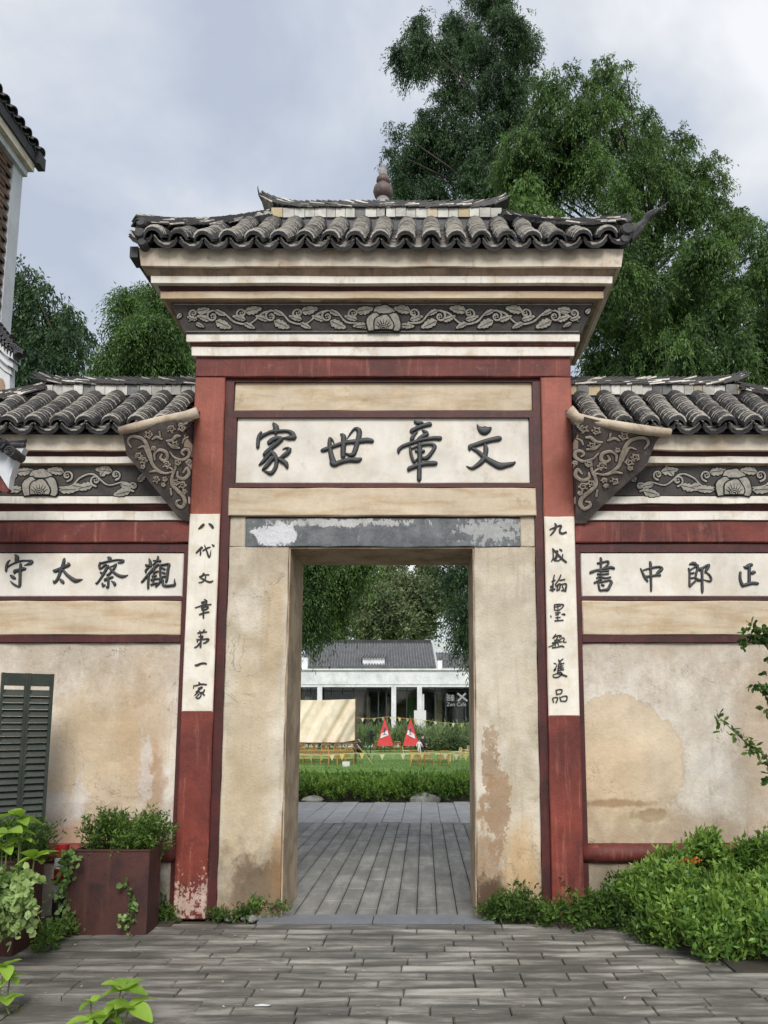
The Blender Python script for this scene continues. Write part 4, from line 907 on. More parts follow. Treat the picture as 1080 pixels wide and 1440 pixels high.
    rb([(370, 840), (450, 830), (520, 860)], 18); rb([(580, 450), (650, 440), (700, 390), (750, 390)], 24); rb([(400, 430), (450, 400), (520, 430)], 20); rb([(490, 340), (500, 400)], 16)
    rb([(560, 760), (640, 800), (680, 860)], 14); rb([(630, 1060), (640, 1130)], 18); rb([(600, 480), (660, 530), (740, 540)], 20); rb([(850, 400), (800, 430), (780, 480)], 14)
    for (cx_, cy_, r_) in ((350, 370, 44), (640, 300, 42), (770, 280, 42), (230, 640, 40), (290, 700, 40), (580, 750, 42), (450, 940, 38), (700, 970, 36), (780, 1010, 42), (690, 490, 36), (560, 930, 28), (720, 720, 34), (870, 710, 26), (540, 1000, 24), (280, 775, 26), (810, 1090, 26), (420, 545, 28)):
        RS.spiral(cx_, cy_, r_, 1.3, random.random() * 6, 21)
        for a in np.linspace(0, 5.2, 5): 
            q = [(cx_ + r_ * 1.05 * math.cos(a) + r_ * .35 * math.cos(u_), cy_ + r_ * 1.05 * math.sin(a) + r_ * .35 * math.sin(u_)) for u_ in np.linspace(0, 5.3, 6)]; RS.shape(q, 5)
    RS.done(sp, M_tanpaint)
    cap = [(168, 606), (190, 601), (225, 592), (262, 585), (278, 580)] if L else [(943, 609), (915, 606), (880, 601), (840, 594), (812, 588), (800, 577)]
    b = MB(); pts = [at(a, c, Ysp + .02) for a, c in cap]; b.tube(pts, [.032, .040, .038, .042, .045][:len(pts)] if L else [.036, .040, .042, .038, .042, .05], 12); b.build('rolled_cap', M_roll, t, smooth=True)
    # roof
    EY, EZ, RY_, RZ_ = 6.235, 4.085, 6.85, 4.58
    ea, eb = (-4.55, GX0 + .0) if L else (GX1, 4.25)
    rend = -3.60 if L else 3.0
    def sf(x, s):
        e_ = max(0, (-3.9 - x) if L else (x - 3.6)); return Vector((x, EY + (RY_ - EY) * s, EZ + (RZ_ - EZ) * (.85 * s + .15 * s * s) + .3 * e_ * e_ * (1 - s)))
    def lim(s): return ((ea + (rend - ea) * s, eb - .06) if L else (eb + (rend - eb) * s, 0)) if L else (ea + .06, eb + (rend - eb) * s)
    rf = mk('wing_roof', M_tiledark, t, (min(ea, eb) + .03, max(ea, eb) - .0, EY + .10, 2 * YC - EY - .1, zf1 - .005, zf1 + .03))
    b = MB(); xa, xb = (ea + .06, eb - .001) if L else (ea + .001, eb - .06); ra, rb_ = (rend, eb - .001) if L else (ea + .001, rend)
    b.add([(xa, EY + .13, EZ), (xb, EY + .13, EZ), (xb, 2 * YC - EY, EZ), (xa, 2 * YC - EY, EZ), (ra, RY_ + .06, RZ_ - .06), (rb_, RY_ + .06, RZ_ - .06), (rb_, 2 * YC - RY_, RZ_ - .03), (ra, 2 * YC - RY_, RZ_ - .03)],
          [(0, 1, 5, 4), (1, 2, 6, 5), (2, 3, 7, 6), (3, 0, 4, 7), (4, 5, 6, 7)]); b.build('roof_bed', M_tiledark, t)
    tile_slope(rf, ea + .05, eb - .05, sf, lim, .222, 17, 290)
    side_slope(rf, [(xb, 2 * YC - EY, EZ), (xa, 2 * YC - EY, EZ), (ra, 2 * YC - RY_, RZ_), (rb_, 2 * YC - RY_, RZ_)], 12, 8)
    if L: side_slope(rf, [(ea, 2 * YC - EY, EZ), (ea, EY, EZ), (rend, RY_, RZ_), (rend, 2 * YC - RY_, RZ_)], 12, 4)
    else: side_slope(rf, [(eb, EY, EZ), (eb, 2 * YC - EY, EZ), (rend, 2 * YC - RY_, RZ_), (rend, RY_, RZ_)], 12, 4)
    xe = ea if L else eb
    a_ = Vector((xe, EY + .03, EZ + .12)); c_ = Vector((rend, RY_, RZ_ + .08)); m_ = Vector(((xe + rend) / 2, EY + .28, EZ + .28))
    slab_stack(rf, 'hip_ridge', lambda q: a_ * (1 - q) ** 2 + m_ * 2 * q * (1 - q) + c_ * q * q, 30, 4, .13, .012, .17, .08, .016)
    ridge(rf, rend + .02 if L else GX1 + .01, GX0 - .01 if L else rend - .02, RY_, Zp(555, RY_), Zp(541, RY_), .03 if L else .05, 4 if L else 5, (1, 0) if L else (0, 1), cols=(.66, .04, .3) if L else (.55, .22, .23))
    if not L:
        b = MB(); p = at(1042, 535, RY_ + .05); b.tube([p, p + Vector((.03, 0, .04)), p + Vector((.055, 0, .09))], [.02, .012, .003], 6); b.build('ridge_horn', M_block, rf)
    return t
wing(-1, 'wing wall left of the gateway, its plaque reading 守太察觀, planters standing before it')
wing(1, 'wing wall right of the gateway, its plaque reading 書中郎正, with a large tan patch in the plaster')
#PART2
# ---------------------------------------------------------------- foliage
def leaves_mesh(name, mat, P, D, W, N, L, wd, tint, shape='lance'):
    """P base points, D unit directions, W unit side vectors, L lengths, wd widths: one folded leaf each"""
    n = len(P); L = L[:, None]; wd = wd[:, None]
    if shape == 'lance':
        V = np.stack([P, P + D * L * .45 + W * wd * .5 + N * wd * .12, P + D * L, P + D * L * .45 - W * wd * .5 + N * wd * .12], 1); q = 4
        F = [(0, 1, 2, 3)]
    else:
        V = np.stack([P, P + D * L * .25 + W * wd * .42 + N * wd * .1, P + D * L * .65 + W * wd * .46 + N * wd * .12, P + D * L,
                      P + D * L * .65 - W * wd * .46 + N * wd * .12, P + D * L * .25 - W * wd * .42 + N * wd * .1], 1); q = 6
        F = [(0, 1, 2, 3), (0, 3, 4, 5)]
    me = bpy.data.meshes.new(name); nv = n * q; V = V.reshape(-1, 3).astype(np.float32)
    F = (np.arange(n)[:, None, None] * q + np.array(F)[None]).reshape(-1, 4); nf = len(F)
    me.vertices.add(nv); me.vertices.foreach_set('co', V.ravel())
    me.loops.add(nf * 4); me.loops.foreach_set('vertex_index', F.ravel().astype(np.int32))
    me.polygons.add(nf); me.polygons.foreach_set('loop_start', np.arange(0, nf * 4, 4, dtype=np.int32)); me.polygons.foreach_set('loop_total', np.full(nf, 4, np.int32))
    a = me.attributes.new('tint', 'FLOAT', 'FACE'); a.data.foreach_set('value', np.repeat(tint, nf // n).astype(np.float32))
    me.materials.append(mat); me.update(calc_edges=True); return me
def unitv(v): return v / np.maximum(np.linalg.norm(v, axis=-1, keepdims=True), 1e-9)
def foliage(name, mat, parent, lobes, n_spr, per, spr_len, leaf_len, leaf_w, droop=1.0, hang=.7, out=.5, seed=1, shape='lance', inner=.35, kind=None, zmin=None, spread=.35, up=0.0, tintc=.5, join=True):
    g = np.random.default_rng(seed); Lb = np.array(lobes, float)
    wgt = Lb[:, 3] * Lb[:, 5] + Lb[:, 4] * Lb[:, 3]; wgt /= wgt.sum(); k = g.choice(len(Lb), n_spr, p=wgt)
    u = unitv(g.normal(size=(n_spr, 3))); r = inner + (1 - inner) * g.random(n_spr) ** .5; r = r * (1 + .18 * g.normal(size=n_spr))
    base = Lb[k, :3] + u * r[:, None] * Lb[k, 3:6]
    o = unitv(u * out + g.normal(size=(n_spr, 3)) * .35 + np.array([0, 0, up]))
    t = (np.arange(per) + .5) / per
    sl = spr_len * g.uniform(.6, 1.3, n_spr)
    P = base[:, None] + o[:, None] * (t[None, :, None] * sl[:, None, None]) * .7 + np.array([0, 0, -1.]) * (t[None, :, None] ** 1.6 * sl[:, None, None] * droop)
    P = P + g.normal(size=P.shape) * spr_len * .06 * spread / .35
    D = o[:, None] * .4 + np.array([0, 0, -1.]) * hang + g.normal(size=P.shape) * spread * 1.3
    D = unitv(D.reshape(-1, 3)); P = P.reshape(-1, 3); Wv = unitv(np.cross(D, g.normal(size=D.shape))); Nn = np.cross(D, Wv)
    tint = np.clip((tintc + .17 * g.normal(size=len(Lb))[k] + .19 * g.normal(size=n_spr))[:, None] + .16 * g.normal(size=(n_spr, per)) + (t[None] - .5) * .25, 0, 1).ravel()
    L = leaf_len * g.uniform(.6, 1.3, len(P)); wd = leaf_w * g.uniform(.7, 1.3, len(P))
    if zmin is not None:
        m = P[:, 2] > zmin; P, D, Wv, Nn, L, wd, tint = P[m], D[m], Wv[m], Nn[m], L[m], wd[m], tint[m]
    return link(name, leaves_mesh(name, mat, P, D, Wv, Nn, L, wd, tint, shape), parent, kind)
def px_lobes(L, Y, dep=1.0, jit=1.0, seed=1):
    rr = random.Random(seed); out = []
    for q in L:
        px, py, r_ = q[:3]; yy = (q[3] if len(q) > 3 else Y) + rr.uniform(-jit, jit); p = at(px, py, yy)
        u = (PY0 - py) / FPX; rad = r_ / FPX * yy / (_c - u * _s); out.append((p.x, p.y, p.z, rad, rad * dep, rad * .95))
    return out
def clumps(lobes, k, f, seed=1, flat=.8):
    rr = random.Random(seed); out = []
    for (x, y, z, rx, ry, rz) in lobes:
        for _ in range(k):
            v = Vector((rr.gauss(0, 1), rr.gauss(0, 1), rr.gauss(0, 1))).normalized() * (rr.random() ** .4) * .85; q = f * rr.uniform(.6, 1.35)
            out.append((x + v.x * rx, y + v.y * ry, z + v.z * rz, rx * q, ry * q, rz * q * 1.1))
    return out
def limbs(mb, root, lobes, rnd, r0, top):
    """tapered trunk with limbs bending out to the lobes"""
    root = Vector(root); top = Vector(top); n = 10
    sp = [root.lerp(top, i / n) + Vector((rnd.uniform(-.12, .12), rnd.uniform(-.12, .12), 0)) * (i > 0) for i in range(n + 1)]
    mb.tube(sp, [r0 * (1 - .85 * i / n) * (1.35 if i == 0 else 1) for i in range(n + 1)], 9)
    for lb in lobes:
        c = Vector(lb[:3]); hz = max(root.z + 1, c.z - (Vector((c.x, c.y, 0)) - Vector((top.x, top.y, 0))).length * .45 - .6)
        f = min(.97, max(.1, (hz - root.z) / max(.1, top.z - root.z))); a = root.lerp(top, f); m = a.lerp(c, .55) + Vector((0, 0, .25))
        rr = r0 * (1 - .85 * f) * .45
        mb.tube([a, a.lerp(m, .5) + Vector((0, 0, .1)), m, c], [rr, rr * .8, rr * .55, rr * .2], 6, cap=False)
def tree(name, label, cat, root, top, lobes, r0, n_spr, per, mat, seed, group=None, **kw):
    rnd = random.Random(seed); t = thing(name, root, label, cat, group)
    mb = MB(); limbs(mb, root, lobes, rnd, r0, top); mb.build('trunk', M_bark, t, smooth=True)
    cl = kw.pop('cl', (6, .40)); foliage('crown', mat, t, clumps(lobes, cl[0], cl[1], seed) if cl else lobes, n_spr, per, seed=seed, **kw); return t
CY = dict(spr_len=.55, leaf_len=.105, leaf_w=.028, droop=.75, hang=.95, out=.55, inner=.15, spread=.34)
TG = 'drooping cypress trees behind the gateway'
# the tall tree, its leaning top up in the left part of the crown
A = [(690, -30, 50), (655, 20, 42), (715, 35, 34), (600, 62, 24), (570, 84, 26), (620, 80, 26), (560, 70, 12), (585, 30, 16), (680, 75, 36), (735, 70, 26), (645, 120, 34), (700, 130, 38), (600, 175, 28), (640, 185, 34), (590, 215, 32), (640, 240, 36), (572, 245, 24), (610, 272, 30), (570, 275, 18), (690, 200, 42), (690, 255, 42), (560, 185, 12), (720, 165, 28), (735, 120, 22), (555, 215, 10)]
lA = px_lobes(A, 21, .9, 1.2, 2)
tree('cypress_tree', 'tallest drooping cypress, its dark top leaning left high over the main roof', 'tree', (3.4, 21.6, LZ), (2.4, 21, 19.5), lA, .42, 6400, 28, F_cyp2, 11, TG, **CY)
B = [(775, 130, 22), (800, 105, 15), (765, 175, 32), (845, 105, 24), (870, 130, 20), (880, 95, 8), (825, 150, 34), (860, 180, 36), (800, 200, 38), (745, 215, 36), (915, 195, 30), (905, 160, 12), (955, 195, 18), (900, 240, 46), (945, 240, 34), (845, 250, 44), (990, 245, 22), (1005, 270, 26), (780, 270, 46), (970, 300, 44), (905, 320, 50), (850, 330, 44), (1035, 305, 20), (1020, 340, 36), (960, 370, 46), (1060, 320, 14), (880, 400, 46), (1075, 350, 30), (1030, 410, 46), (960, 445, 50), (1090, 430, 40), (860, 470, 46, 15.8), (900, 380, 40, 15.5), (950, 420, 42, 15.5), (1010, 450, 42, 15.5), (1060, 450, 40, 15.6), (900, 490, 40, 15.4), (960, 500, 42, 15.4), (1030, 520, 44, 15.4), (1000, 350, 34, 15.8), (840, 420, 30, 15.8), (1080, 380, 30, 15.8), (1050, 490, 46), (920, 510, 46), (990, 520, 40), (740, 262, 36), (715, 235, 24), (830, 520, 34), (1100, 530, 50), (1130, 400, 60), (1140, 500, 60)]
lB = px_lobes(B, 17, 1.0, 1.3, 3)
lBlow = [(7.5, 17, 6.0, 2.2, 2.2, 1.6), (4.5, 16.5, 6.2, 2.0, 2, 1.6), (9.5, 18, 5.5, 2, 2, 2)]
tree('cypress_tree', 'broad drooping cypress filling the right side above the right wing roof', 'tree', (5.9, 18.3, LZ), (5.6, 17.6, 13.5), lB + lBlow, .5, 18500, 27, F_cyp, 12, TG, **CY)
Bf = [(742, 262, 12), (738, 285, 15), (750, 300, 20), (725, 300, 14), (770, 310, 16), (790, 318, 12), (712, 318, 12)]
lBf = px_lobes(Bf, 12, 1, .2, 4)
tree('cypress_sapling', 'small bright green cypress top just over the right end of the main ridge', 'tree', (2.0, 12.2, 0), (1.72, 12, 8.2), lBf, .1, 520, 24, F_cyp, 13, None, **{**CY, 'spr_len': .5, 'leaf_len': .10, 'leaf_w': .028, 'tintc': .85})
C = [(30, 372, 12), (15, 400, 22), (48, 405, 24), (20, 440, 32), (70, 415, 16), (62, 450, 30), (95, 440, 14), (85, 475, 26), (110, 470, 14), (30, 490, 34), (120, 495, 12), (75, 510, 30), (15, 530, 30), (100, 520, 18), (-20, 430, 40), (-30, 500, 40)]
lC = px_lobes(C, 15, .9, .8, 5)
lCl = [(-7.0, 15, 4.6, 1.6, 1.6, 1.3), (-5.6, 14.8, 5.0, 1.2, 1.2, 1.0)]
tree('cypress_tree', 'cypress at the far left, behind the left wing roof and the white house', 'tree', (-7.0, 15.6, 0), (-6.9, 15.2, 7.6), lC + lCl, .26, 2900, 26, F_cyp2, 14, TG, **{**CY, 'spr_len': .7, 'leaf_len': .12, 'leaf_w': .034})
D = [(200, 405, 16), (185, 432, 22), (222, 425, 24), (175, 462, 22), (210, 465, 32), (250, 455, 28), (172, 495, 22), (205, 505, 30), (245, 500, 34), (275, 480, 30), (150, 515, 10), (165, 520, 14), (290, 440, 30)]
lD = px_lobes(D, 13.5, .9, .6, 6)
# its lower boughs hang behind the doorway, upper left
Dl = [(425, 800, 42), (462, 808, 36), (495, 795, 24), (430, 850, 34), (462, 850, 22), (422, 880, 16), (440, 868, 12), (400, 830, 40), (512, 788, 14)]
lDl = px_lobes(Dl, 15, .8, .5, 7)
tree('cypress_tree', 'yellow-green cypress rising between the left wing roof and the main cornice', 'tree', (-4.4, 14.3, 0), (-5.0, 13.8, 8.4), lD + lDl, .3, 5200, 26, F_cyp, 15, TG, **{**CY, 'spr_len': .55, 'leaf_len': .085, 'leaf_w': .022})
E_ = [(658, 800, 22), (640, 812, 16), (660, 850, 24), (638, 858, 14), (652, 888, 18), (668, 895, 18), (640, 897, 8), (690, 820, 36), (690, 880, 32), (622, 795, 10)]
lE = px_lobes(E_, 17, .8, .5, 8)
tree('cypress_tree', 'low drooping cypress bough hanging behind the doorway at upper right', 'tree', (2.6, 17.8, LZ), (2.2, 17.4, 8.5), lE + [(2.4, 17.4, 7.6, 1.3, 1.2, 1.2)], .25, 3600, 26, F_cyp2, 16, TG, **{**CY, 'spr_len': .5, 'leaf_len': .085, 'leaf_w': .022})
BT = [(555, 815, 30), (525, 830, 30), (585, 830, 30), (500, 855, 26), (545, 855, 34), (590, 862, 30), (470, 880, 24), (515, 885, 24), (560, 890, 22), (605, 880, 14), (450, 895, 20), (620, 830, 24), (600, 800, 24), (500, 800, 24), (540, 780, 30), (430, 860, 30)]
lBT = px_lobes(BT, 84, .9, 3, 9)
tree('camphor_tree', 'big grey-green broadleaf tree behind the cafe roof, seen through the doorway', 'tree', (-4.5, 85, LZ), (-4.5, 85, 14), lBT, .55, 5200, 14, F_camphor, 17, None, spr_len=1.3, leaf_len=.34, leaf_w=.2, droop=.2, hang=.2, out=.8, inner=.5, spread=.8)
# far wood closing the horizon behind the cafe
g_ = []
rr = random.Random(5)
for i in range(46): x = -75 + i * 3.4; g_.append((x, 125 + rr.uniform(-8, 8), 2 + rr.uniform(0, 2.5), 4.5, 4, rr.uniform(4, 7)))
o = foliage('far_wood', F_broad, None, g_, 4200, 10, 2.2, .9, .5, .2, .2, .8, seed=21, kind='stuff', spread=.8); tag(o, 'dark green wood closing the view behind the cafe', 'wood')

# ---------------------------------------------------------------- cafe seen through the doorway
CYY = 62.0
def cx_(px, py=990, Y=CYY): return Xp(px, py, Y)
cafe = thing('cafe_building', (cx_(540), CYY + 3, LZ), 'long low white cafe with grey tiled roof and glass front, beyond the lawn', 'cafe')
xl, xr = -15.5, 8.0
zt, zbm = Zp(943, CYY), Zp(963, CYY)
mk('floor', M_cafewhite, cafe, (xl, xr, CYY - 1, CYY + 9, LZ, LZ + .25))
mk('fascia_beam', M_cafewhite, cafe, (xl, xr, CYY - .6, CYY + .2, zbm, zt), (xl, xr, CYY - .75, CYY + .25, zt - .02, zt + .10))
mk('soffit', M_cafewhite, cafe, (xl, xr, CYY - .55, CYY + 6, zbm - .2, zbm - .005))
mk('gutter_wall', M_cafewhite, cafe, (xl, xr, CYY + .3, CYY + .6, zt, Zp(938, CYY + .3)))
for px in (419, 450.5, 554, 590): mk('column', M_cafewhite, cafe, (cx_(px) - .19, cx_(px) + .19, CYY - .55, CYY - .17, LZ, zbm - .2))
mk('back_wall', M_cafewood, cafe, (xl, xr, CYY + 3.2, CYY + 3.4, LZ, zbm - .21)); 
mk('side_wall', M_cafewhite, cafe, (xl - .3, xl, CYY, CYY + 9, LZ, zt), (xr, xr + .3, CYY, CYY + 9, LZ, zt))
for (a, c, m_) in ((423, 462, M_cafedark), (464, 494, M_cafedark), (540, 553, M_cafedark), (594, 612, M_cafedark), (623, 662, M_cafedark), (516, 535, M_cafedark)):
    mk('interior_dark_sheet', m_, cafe, (cx_(a), cx_(c), CYY + 1.9, CYY + 2.0, LZ, zbm - .25))  # near-black sheets behind the glass, dimness of the interior put into their colour
M_warmlit = surf('warm_lit_beige', (.45, .36, .22), (.36, .28, .17), 2, bump=0, fine=.05); M_plantgreen = surf('plant_green', (.10, .30, .05), bump=0, fine=.1)  # interior panels: warm light put into the beige; the green stands for a plant
for a, c, m_, d in ((496, 509, M_warmlit, 1.5), (513, 519, M_warmlit, 1.5), (541, 546, M_warmlit, 1.6), (612, 622, M_warmlit, 1.4), (574, 581, M_plantgreen, 1.5), (424, 434, M_cafewhite, 1.7)):
    mk('interior_panel', m_, cafe, (cx_(a), cx_(c), CYY + d, CYY + d + .06, LZ, zbm - .9))
for a, c in ((500, 506), (560, 568), (580, 586), (632, 640), (646, 654)): mk('cafe_counter', M_darkwood, cafe, (cx_(a), cx_(c), CYY + .8, CYY + 1.3, LZ + .25, LZ + 1.2))
mk('door_leaf', M_cafewhite, cafe, (cx_(593.5), cx_(596.5), CYY + .0, CYY + .1, LZ, Zp(976, CYY)))
for i, px in enumerate((423, 436, 450.5, 465, 481, 497, 517, 532, 543, 554, 572, 590, 612, 627, 643, 655, 672)):
    mk('mullion', M_cafedark, cafe, (cx_(px) - .035, cx_(px) + .035, CYY + .14, CYY + .22, LZ, zbm - .21))
pxs = (415, 423, 436, 450.5, 465, 481, 497, 517, 532, 543, 554, 572, 590, 612, 627, 643, 655, 672)
for a, c in zip(pxs[:-1], pxs[1:]): mk('glass_pane', M_glass, cafe, (cx_(a) + .04, cx_(c) - .04, CYY + .17, CYY + .19, LZ + .1, zbm - .22))
mk('door_rail', M_cafedark, cafe, (cx_(415), cx_(672), CYY + .15, CYY + .2, Zp(972, CYY), Zp(971, CYY)))
# roof with ribs of cover tiles
RY2 = CYY + 4.5
def rpt(px, s, lft=None):
    a = at(px, 938, CYY + .3); c = at(px, 904, RY2); return a.lerp(Vector((c.x, RY2, c.z)), s)
b = MB(); e0, e1 = at(426, 938.5, CYY + .2), at(612, 938.5, CYY + .2); r0_, r1_ = at(433, 904, RY2), at(606, 904, RY2)
b.add([e0, e1, r1_, r0_], [(0, 1, 2, 3)]); b.add([e0 + Vector((0, 0, -.12)), e1 + Vector((0, 0, -.12)), e1, e0], [(0, 1, 2, 3)])
b.add([e0, r0_, e0 + Vector((0, 9, 0))], [(0, 1, 2)]); b.add([e1, r1_, e1 + Vector((0, 9, 0))], [(0, 2, 1)]); b.add([r0_, r1_, e1 + Vector((0, 9, 0)), e0 + Vector((0, 9, 0))], [(0, 1, 2, 3)])
rf = b.build('roof', M_cafetile, cafe)
b = MB(); N = 46
for i in range(N + 1):
    a = e0.lerp(e1, i / N); c = r0_.lerp(r1_, i / N); b.tube([a + Vector((0, -.05, .03)), c], .085, 6)
b.build('roof_ribs', M_cafetile, rf, kind='stuff')
mk('roof_ridge', M_cafedark, rf, (r0_.x, r1_.x, RY2 - .15, RY2 + .15, r0_.z - .02, r0_.z + .25))
b = MB(); e2, e3 = at(618, 938.5, CYY + .2), at(700, 938.5, CYY + .2); q2, q3 = at(614, 918, CYY + 3), at(700, 918, CYY + 3)
b.add([e2, e3, q3, q2], [(0, 1, 2, 3)]); N = 20
for i in range(N + 1): b.tube([e2.lerp(e3, i / N) + Vector((0, 0, .03)), q2.lerp(q3, i / N)], .085, 6)
b.build('annex_roof', M_cafetile, cafe)
for a, c, t_, bt in ((423.5, 431.5, 925, 943), (615.5, 622, 929, 943)): mk('parapet_end', M_cafewhite, cafe, (cx_(a), cx_(c), CYY - .1, CYY + .6, Zp(bt, CYY), Zp(t_, CYY)))
mk('dormer_vent', M_cafewhite, rf, (cx_(508.5), cx_(540), CYY + .6, CYY + 2, Zp(937, CYY + .6), Zp(925, CYY + .6)))
b = MB(); 
for i in range(9): xx = cx_(508 + i * 4); b.tube([Vector((xx, CYY + .4, Zp(924.5, CYY + .4))), Vector((xx, CYY + 2.2, Zp(919, CYY + 2.2)))], .1, 6)
b.build('dormer_tiles', M_cafetile, rf)
def text_obj(body, size, loc, mat, parent, name='sign_lettering'):
    cu = bpy.data.curves.new('t', 'FONT'); cu.body = body; cu.size = size; cu.extrude = .02
    ob = bpy.data.objects.new('t', cu); COL.objects.link(ob); bpy.context.view_layer.update()
    me = bpy.data.meshes.new_from_object(ob.evaluated_get(bpy.context.evaluated_depsgraph_get())); bpy.data.objects.remove(ob)
    me.materials.clear(); me.materials.append(mat)
    me.transform(Matrix.Translation(loc) @ Matrix.Rotation(R(90), 4, 'X')); return link(name, me, parent)
sg = mk('sign_lettering', M_bwhite, cafe, (cx_(628.5), cx_(629.0), CYY - .02, CYY + .0, Zp(986, CYY), Zp(975, CYY)))
M_sign = surf('faded_sign_print', (.30, .31, .32), bump=0, fine=0)
try:
    text_obj('Zen Café', .42, Vector((cx_(628), CYY - .05, Zp(993, CYY))), M_sign, cafe)
    text_obj('臻', .60, Vector((cx_(629), CYY - .05, Zp(985.5, CYY))), M_sign, cafe)
except Exception as ex: print('text', ex)
b = MB()
for s_ in (((643, 975), (657, 986)), ((655, 975), (644, 986))): b.tube([at(s_[0][0], s_[0][1], CYY - .05), at(s_[1][0], s_[1][1], CYY - .05)], .09, 6)
b.build('sign_cross', M_sign, cafe)
# second house further back
up = thing('upper_house', (cx_(600, 890, 100), 102, LZ), 'white house with grey tiled roof peeping over the cafe roof at right', 'house')
q = lambda x, y: at(x, y, 100)
mk('wall', M_bwhite, up, (q(575, 900).x, q(640, 900).x, 100, 106, LZ, q(0, 902).z)); mk('window_band', M_cafedark, up, (q(587, 900).x, q(604, 900).x, 99.93, 99.99, q(0, 908).z, q(0, 903.5).z))
b = MB(); b.add([q(572, 898), q(612, 898), at(607, 874, 104), at(592, 874, 104)], [(0, 1, 2, 3)])
for i in range(12): b.tube([q(573 + i * 3.4, 898), at(592 + i * 1.4, 874, 104)], .12, 5)
b.build('roof', M_cafetile, up)
up = thing('upper_house', (at(475, 890, 100).x, 102, LZ), 'slim white gable peeping through the tree above the cafe roof at left', 'house')
mk('wall', M_bwhite, up, (q(471, 900).x, q(480, 900).x, 100, 103, LZ, q(0, 888).z)); mk('roof', M_cafetile, up, (q(470, 900).x, q(481, 900).x, 99.8, 103.2, q(0, 888).z, q(0, 886).z))
# planting in front of the cafe
gl = [(x, 55.5 + random.uniform(-1, 1), LZ + .45, 1.1, 1.0, .75) for x in np.arange(-14, 9, .8)]
o = foliage('tall_grass', F_grass, None, gl, 2600, 12, .55, .42, .05, -.6, -1.2, .2, seed=31, kind='stuff', spread=.5, up=1.2, inner=.1, zmin=LZ); tag(o, 'tall feathery grasses planted along the front of the cafe', 'grasses')
gl = [(x, 53.6 + random.uniform(-.5, .5), LZ + .3, .9, .8, .5) for x in np.arange(0.2, 9, .8)]
o = foliage('low_shrubs', F_broad, None, gl, 700, 12, .4, .2, .09, 0, 0, .4, seed=32, kind='stuff', spread=.8, up=.6, inner=.1, zmin=LZ); tag(o, 'low dark shrubs below the tall grasses, right of the doorway view', 'shrubs')
# lawn blades near the hedge, clipped hedge, rocks
g2 = np.random.default_rng(4); n = 16000
Pg = np.stack([g2.uniform(-7, 5, n), g2.uniform(19, 40, n), np.full(n, LZ)], 1); Dg = unitv(np.stack([g2.normal(0, .3, n), g2.normal(0, .3, n), np.ones(n)], 1)); Wg = unitv(np.cross(Dg, g2.normal(size=(n, 3))))
o = link('grass_blades', leaves_mesh('grass_blades', F_hedge, Pg, Dg, Wg, np.cross(Dg, Wg), g2.uniform(.05, .12, n), np.full(n, .02), g2.uniform(.3, 1, n)), None, 'stuff'); tag(o, 'blades of grass standing up from the lawn', 'grass')
hl = [(x, yy, .19 + random.uniform(-.02, .03), .32, .32, .19) for x in np.arange(-5.5, 5.5, .33) for yy in (16.15, 16.75, 17.3)]
hd = thing('hedge', (0, 16.7, 0), 'dense low green hedge along the far edge of the courtyard paving', 'hedge')
foliage('foliage', F_hedge, hd, hl, 11000, 12, .13, .075, .024, -.5, -.7, .4, seed=33, spread=.45, up=1.0, inner=.3, zmin=0, tintc=.5)
mk('stems', M_soil, hd, (-5.6, 5.6, 16.15, 17.4, -.04, .20))
def rock(name, c, rx, ry, rz, label, seed, mat=M_rock):
    g = np.random.default_rng(seed); b = MB(); N, Mm = 12, 7; V = []
    ph = g.uniform(0, 6, 6)
    for i in range(Mm + 1):
        for j in range(N):
            a = 2 * math.pi * j / N; e_ = math.pi * i / Mm - math.pi / 2; k = 1 + .16 * math.sin(2 * a + ph[0] + e_) + .12 * math.sin(3 * a + ph[1]) + .08 * math.sin(5 * e_ + ph[2])
            V.append((c[0] + rx * k * math.cos(e_) * math.cos(a), c[1] + ry * k * math.cos(e_) * math.sin(a), c[2] + rz * math.sin(e_) * (1 + .15 * math.sin(2 * a + ph[3]))))
    b.add(V, [(i * N + j, i * N + (j + 1) % N, (i + 1) * N + (j + 1) % N, (i + 1) * N + j) for i in range(Mm) for j in range(N)])
    o = b.build(name, mat, None); return tag(o, label, 'rock') if label else o
p = ground(596, 1127); rock('boulder', (p.x, p.y + .1, .02), .30, .22, .14, 'flat pale grey boulder at the hedge foot, right of centre', 3)
p = ground(440, 1127); rock('boulder', (p.x, p.y + .1, .0), .22, .18, .10, 'small mossy boulder at the hedge foot on the left', 4)

# ---------------------------------------------------------------- camp furniture on the lawn
def lz(px, py): return ground(px, py, LZ)
def chair_proto(mat):
    c = thing('bamboo_chair', (0, 0, 0), 'x', 'chair', 'low bamboo chairs on the lawn')
    mk('seat', mat, c, (-.21, .21, -.2, .2, .30, .325))
    for a, b_ in ((-.19, -.18), (.19, -.18)): MB().tube([(a, b_, 0), (a, b_, .46)], .016, 6).build('leg', mat, c)
    for a, b_ in ((-.19, .18), (.19, .18)): MB().tube([(a, b_, 0), (a, b_ + .02, .32), (a, b_ + .08, .68)], .016, 6).build('leg', mat, c)
    b = MB(); b.tube([(-.2, .255, .67), (.2, .255, .67)], .016, 6); b.tube([(-.2, .21, .42), (.2, .21, .42)], .012, 6)
    for i in range(5): b.tube([(-.12 + .06 * i, .21, .42), (-.12 + .06 * i, .25, .67)], .008, 5)
    b.build('backrest', mat, c); b = MB()
    for sx in (-.2, .2): b.tube([(sx, -.18, .46), (sx, .22, .48)], .014, 6)
    b.tube([(-.19, -.18, .12), (.19, -.18, .12)], .01, 5); b.build('armrest', mat, c); return c
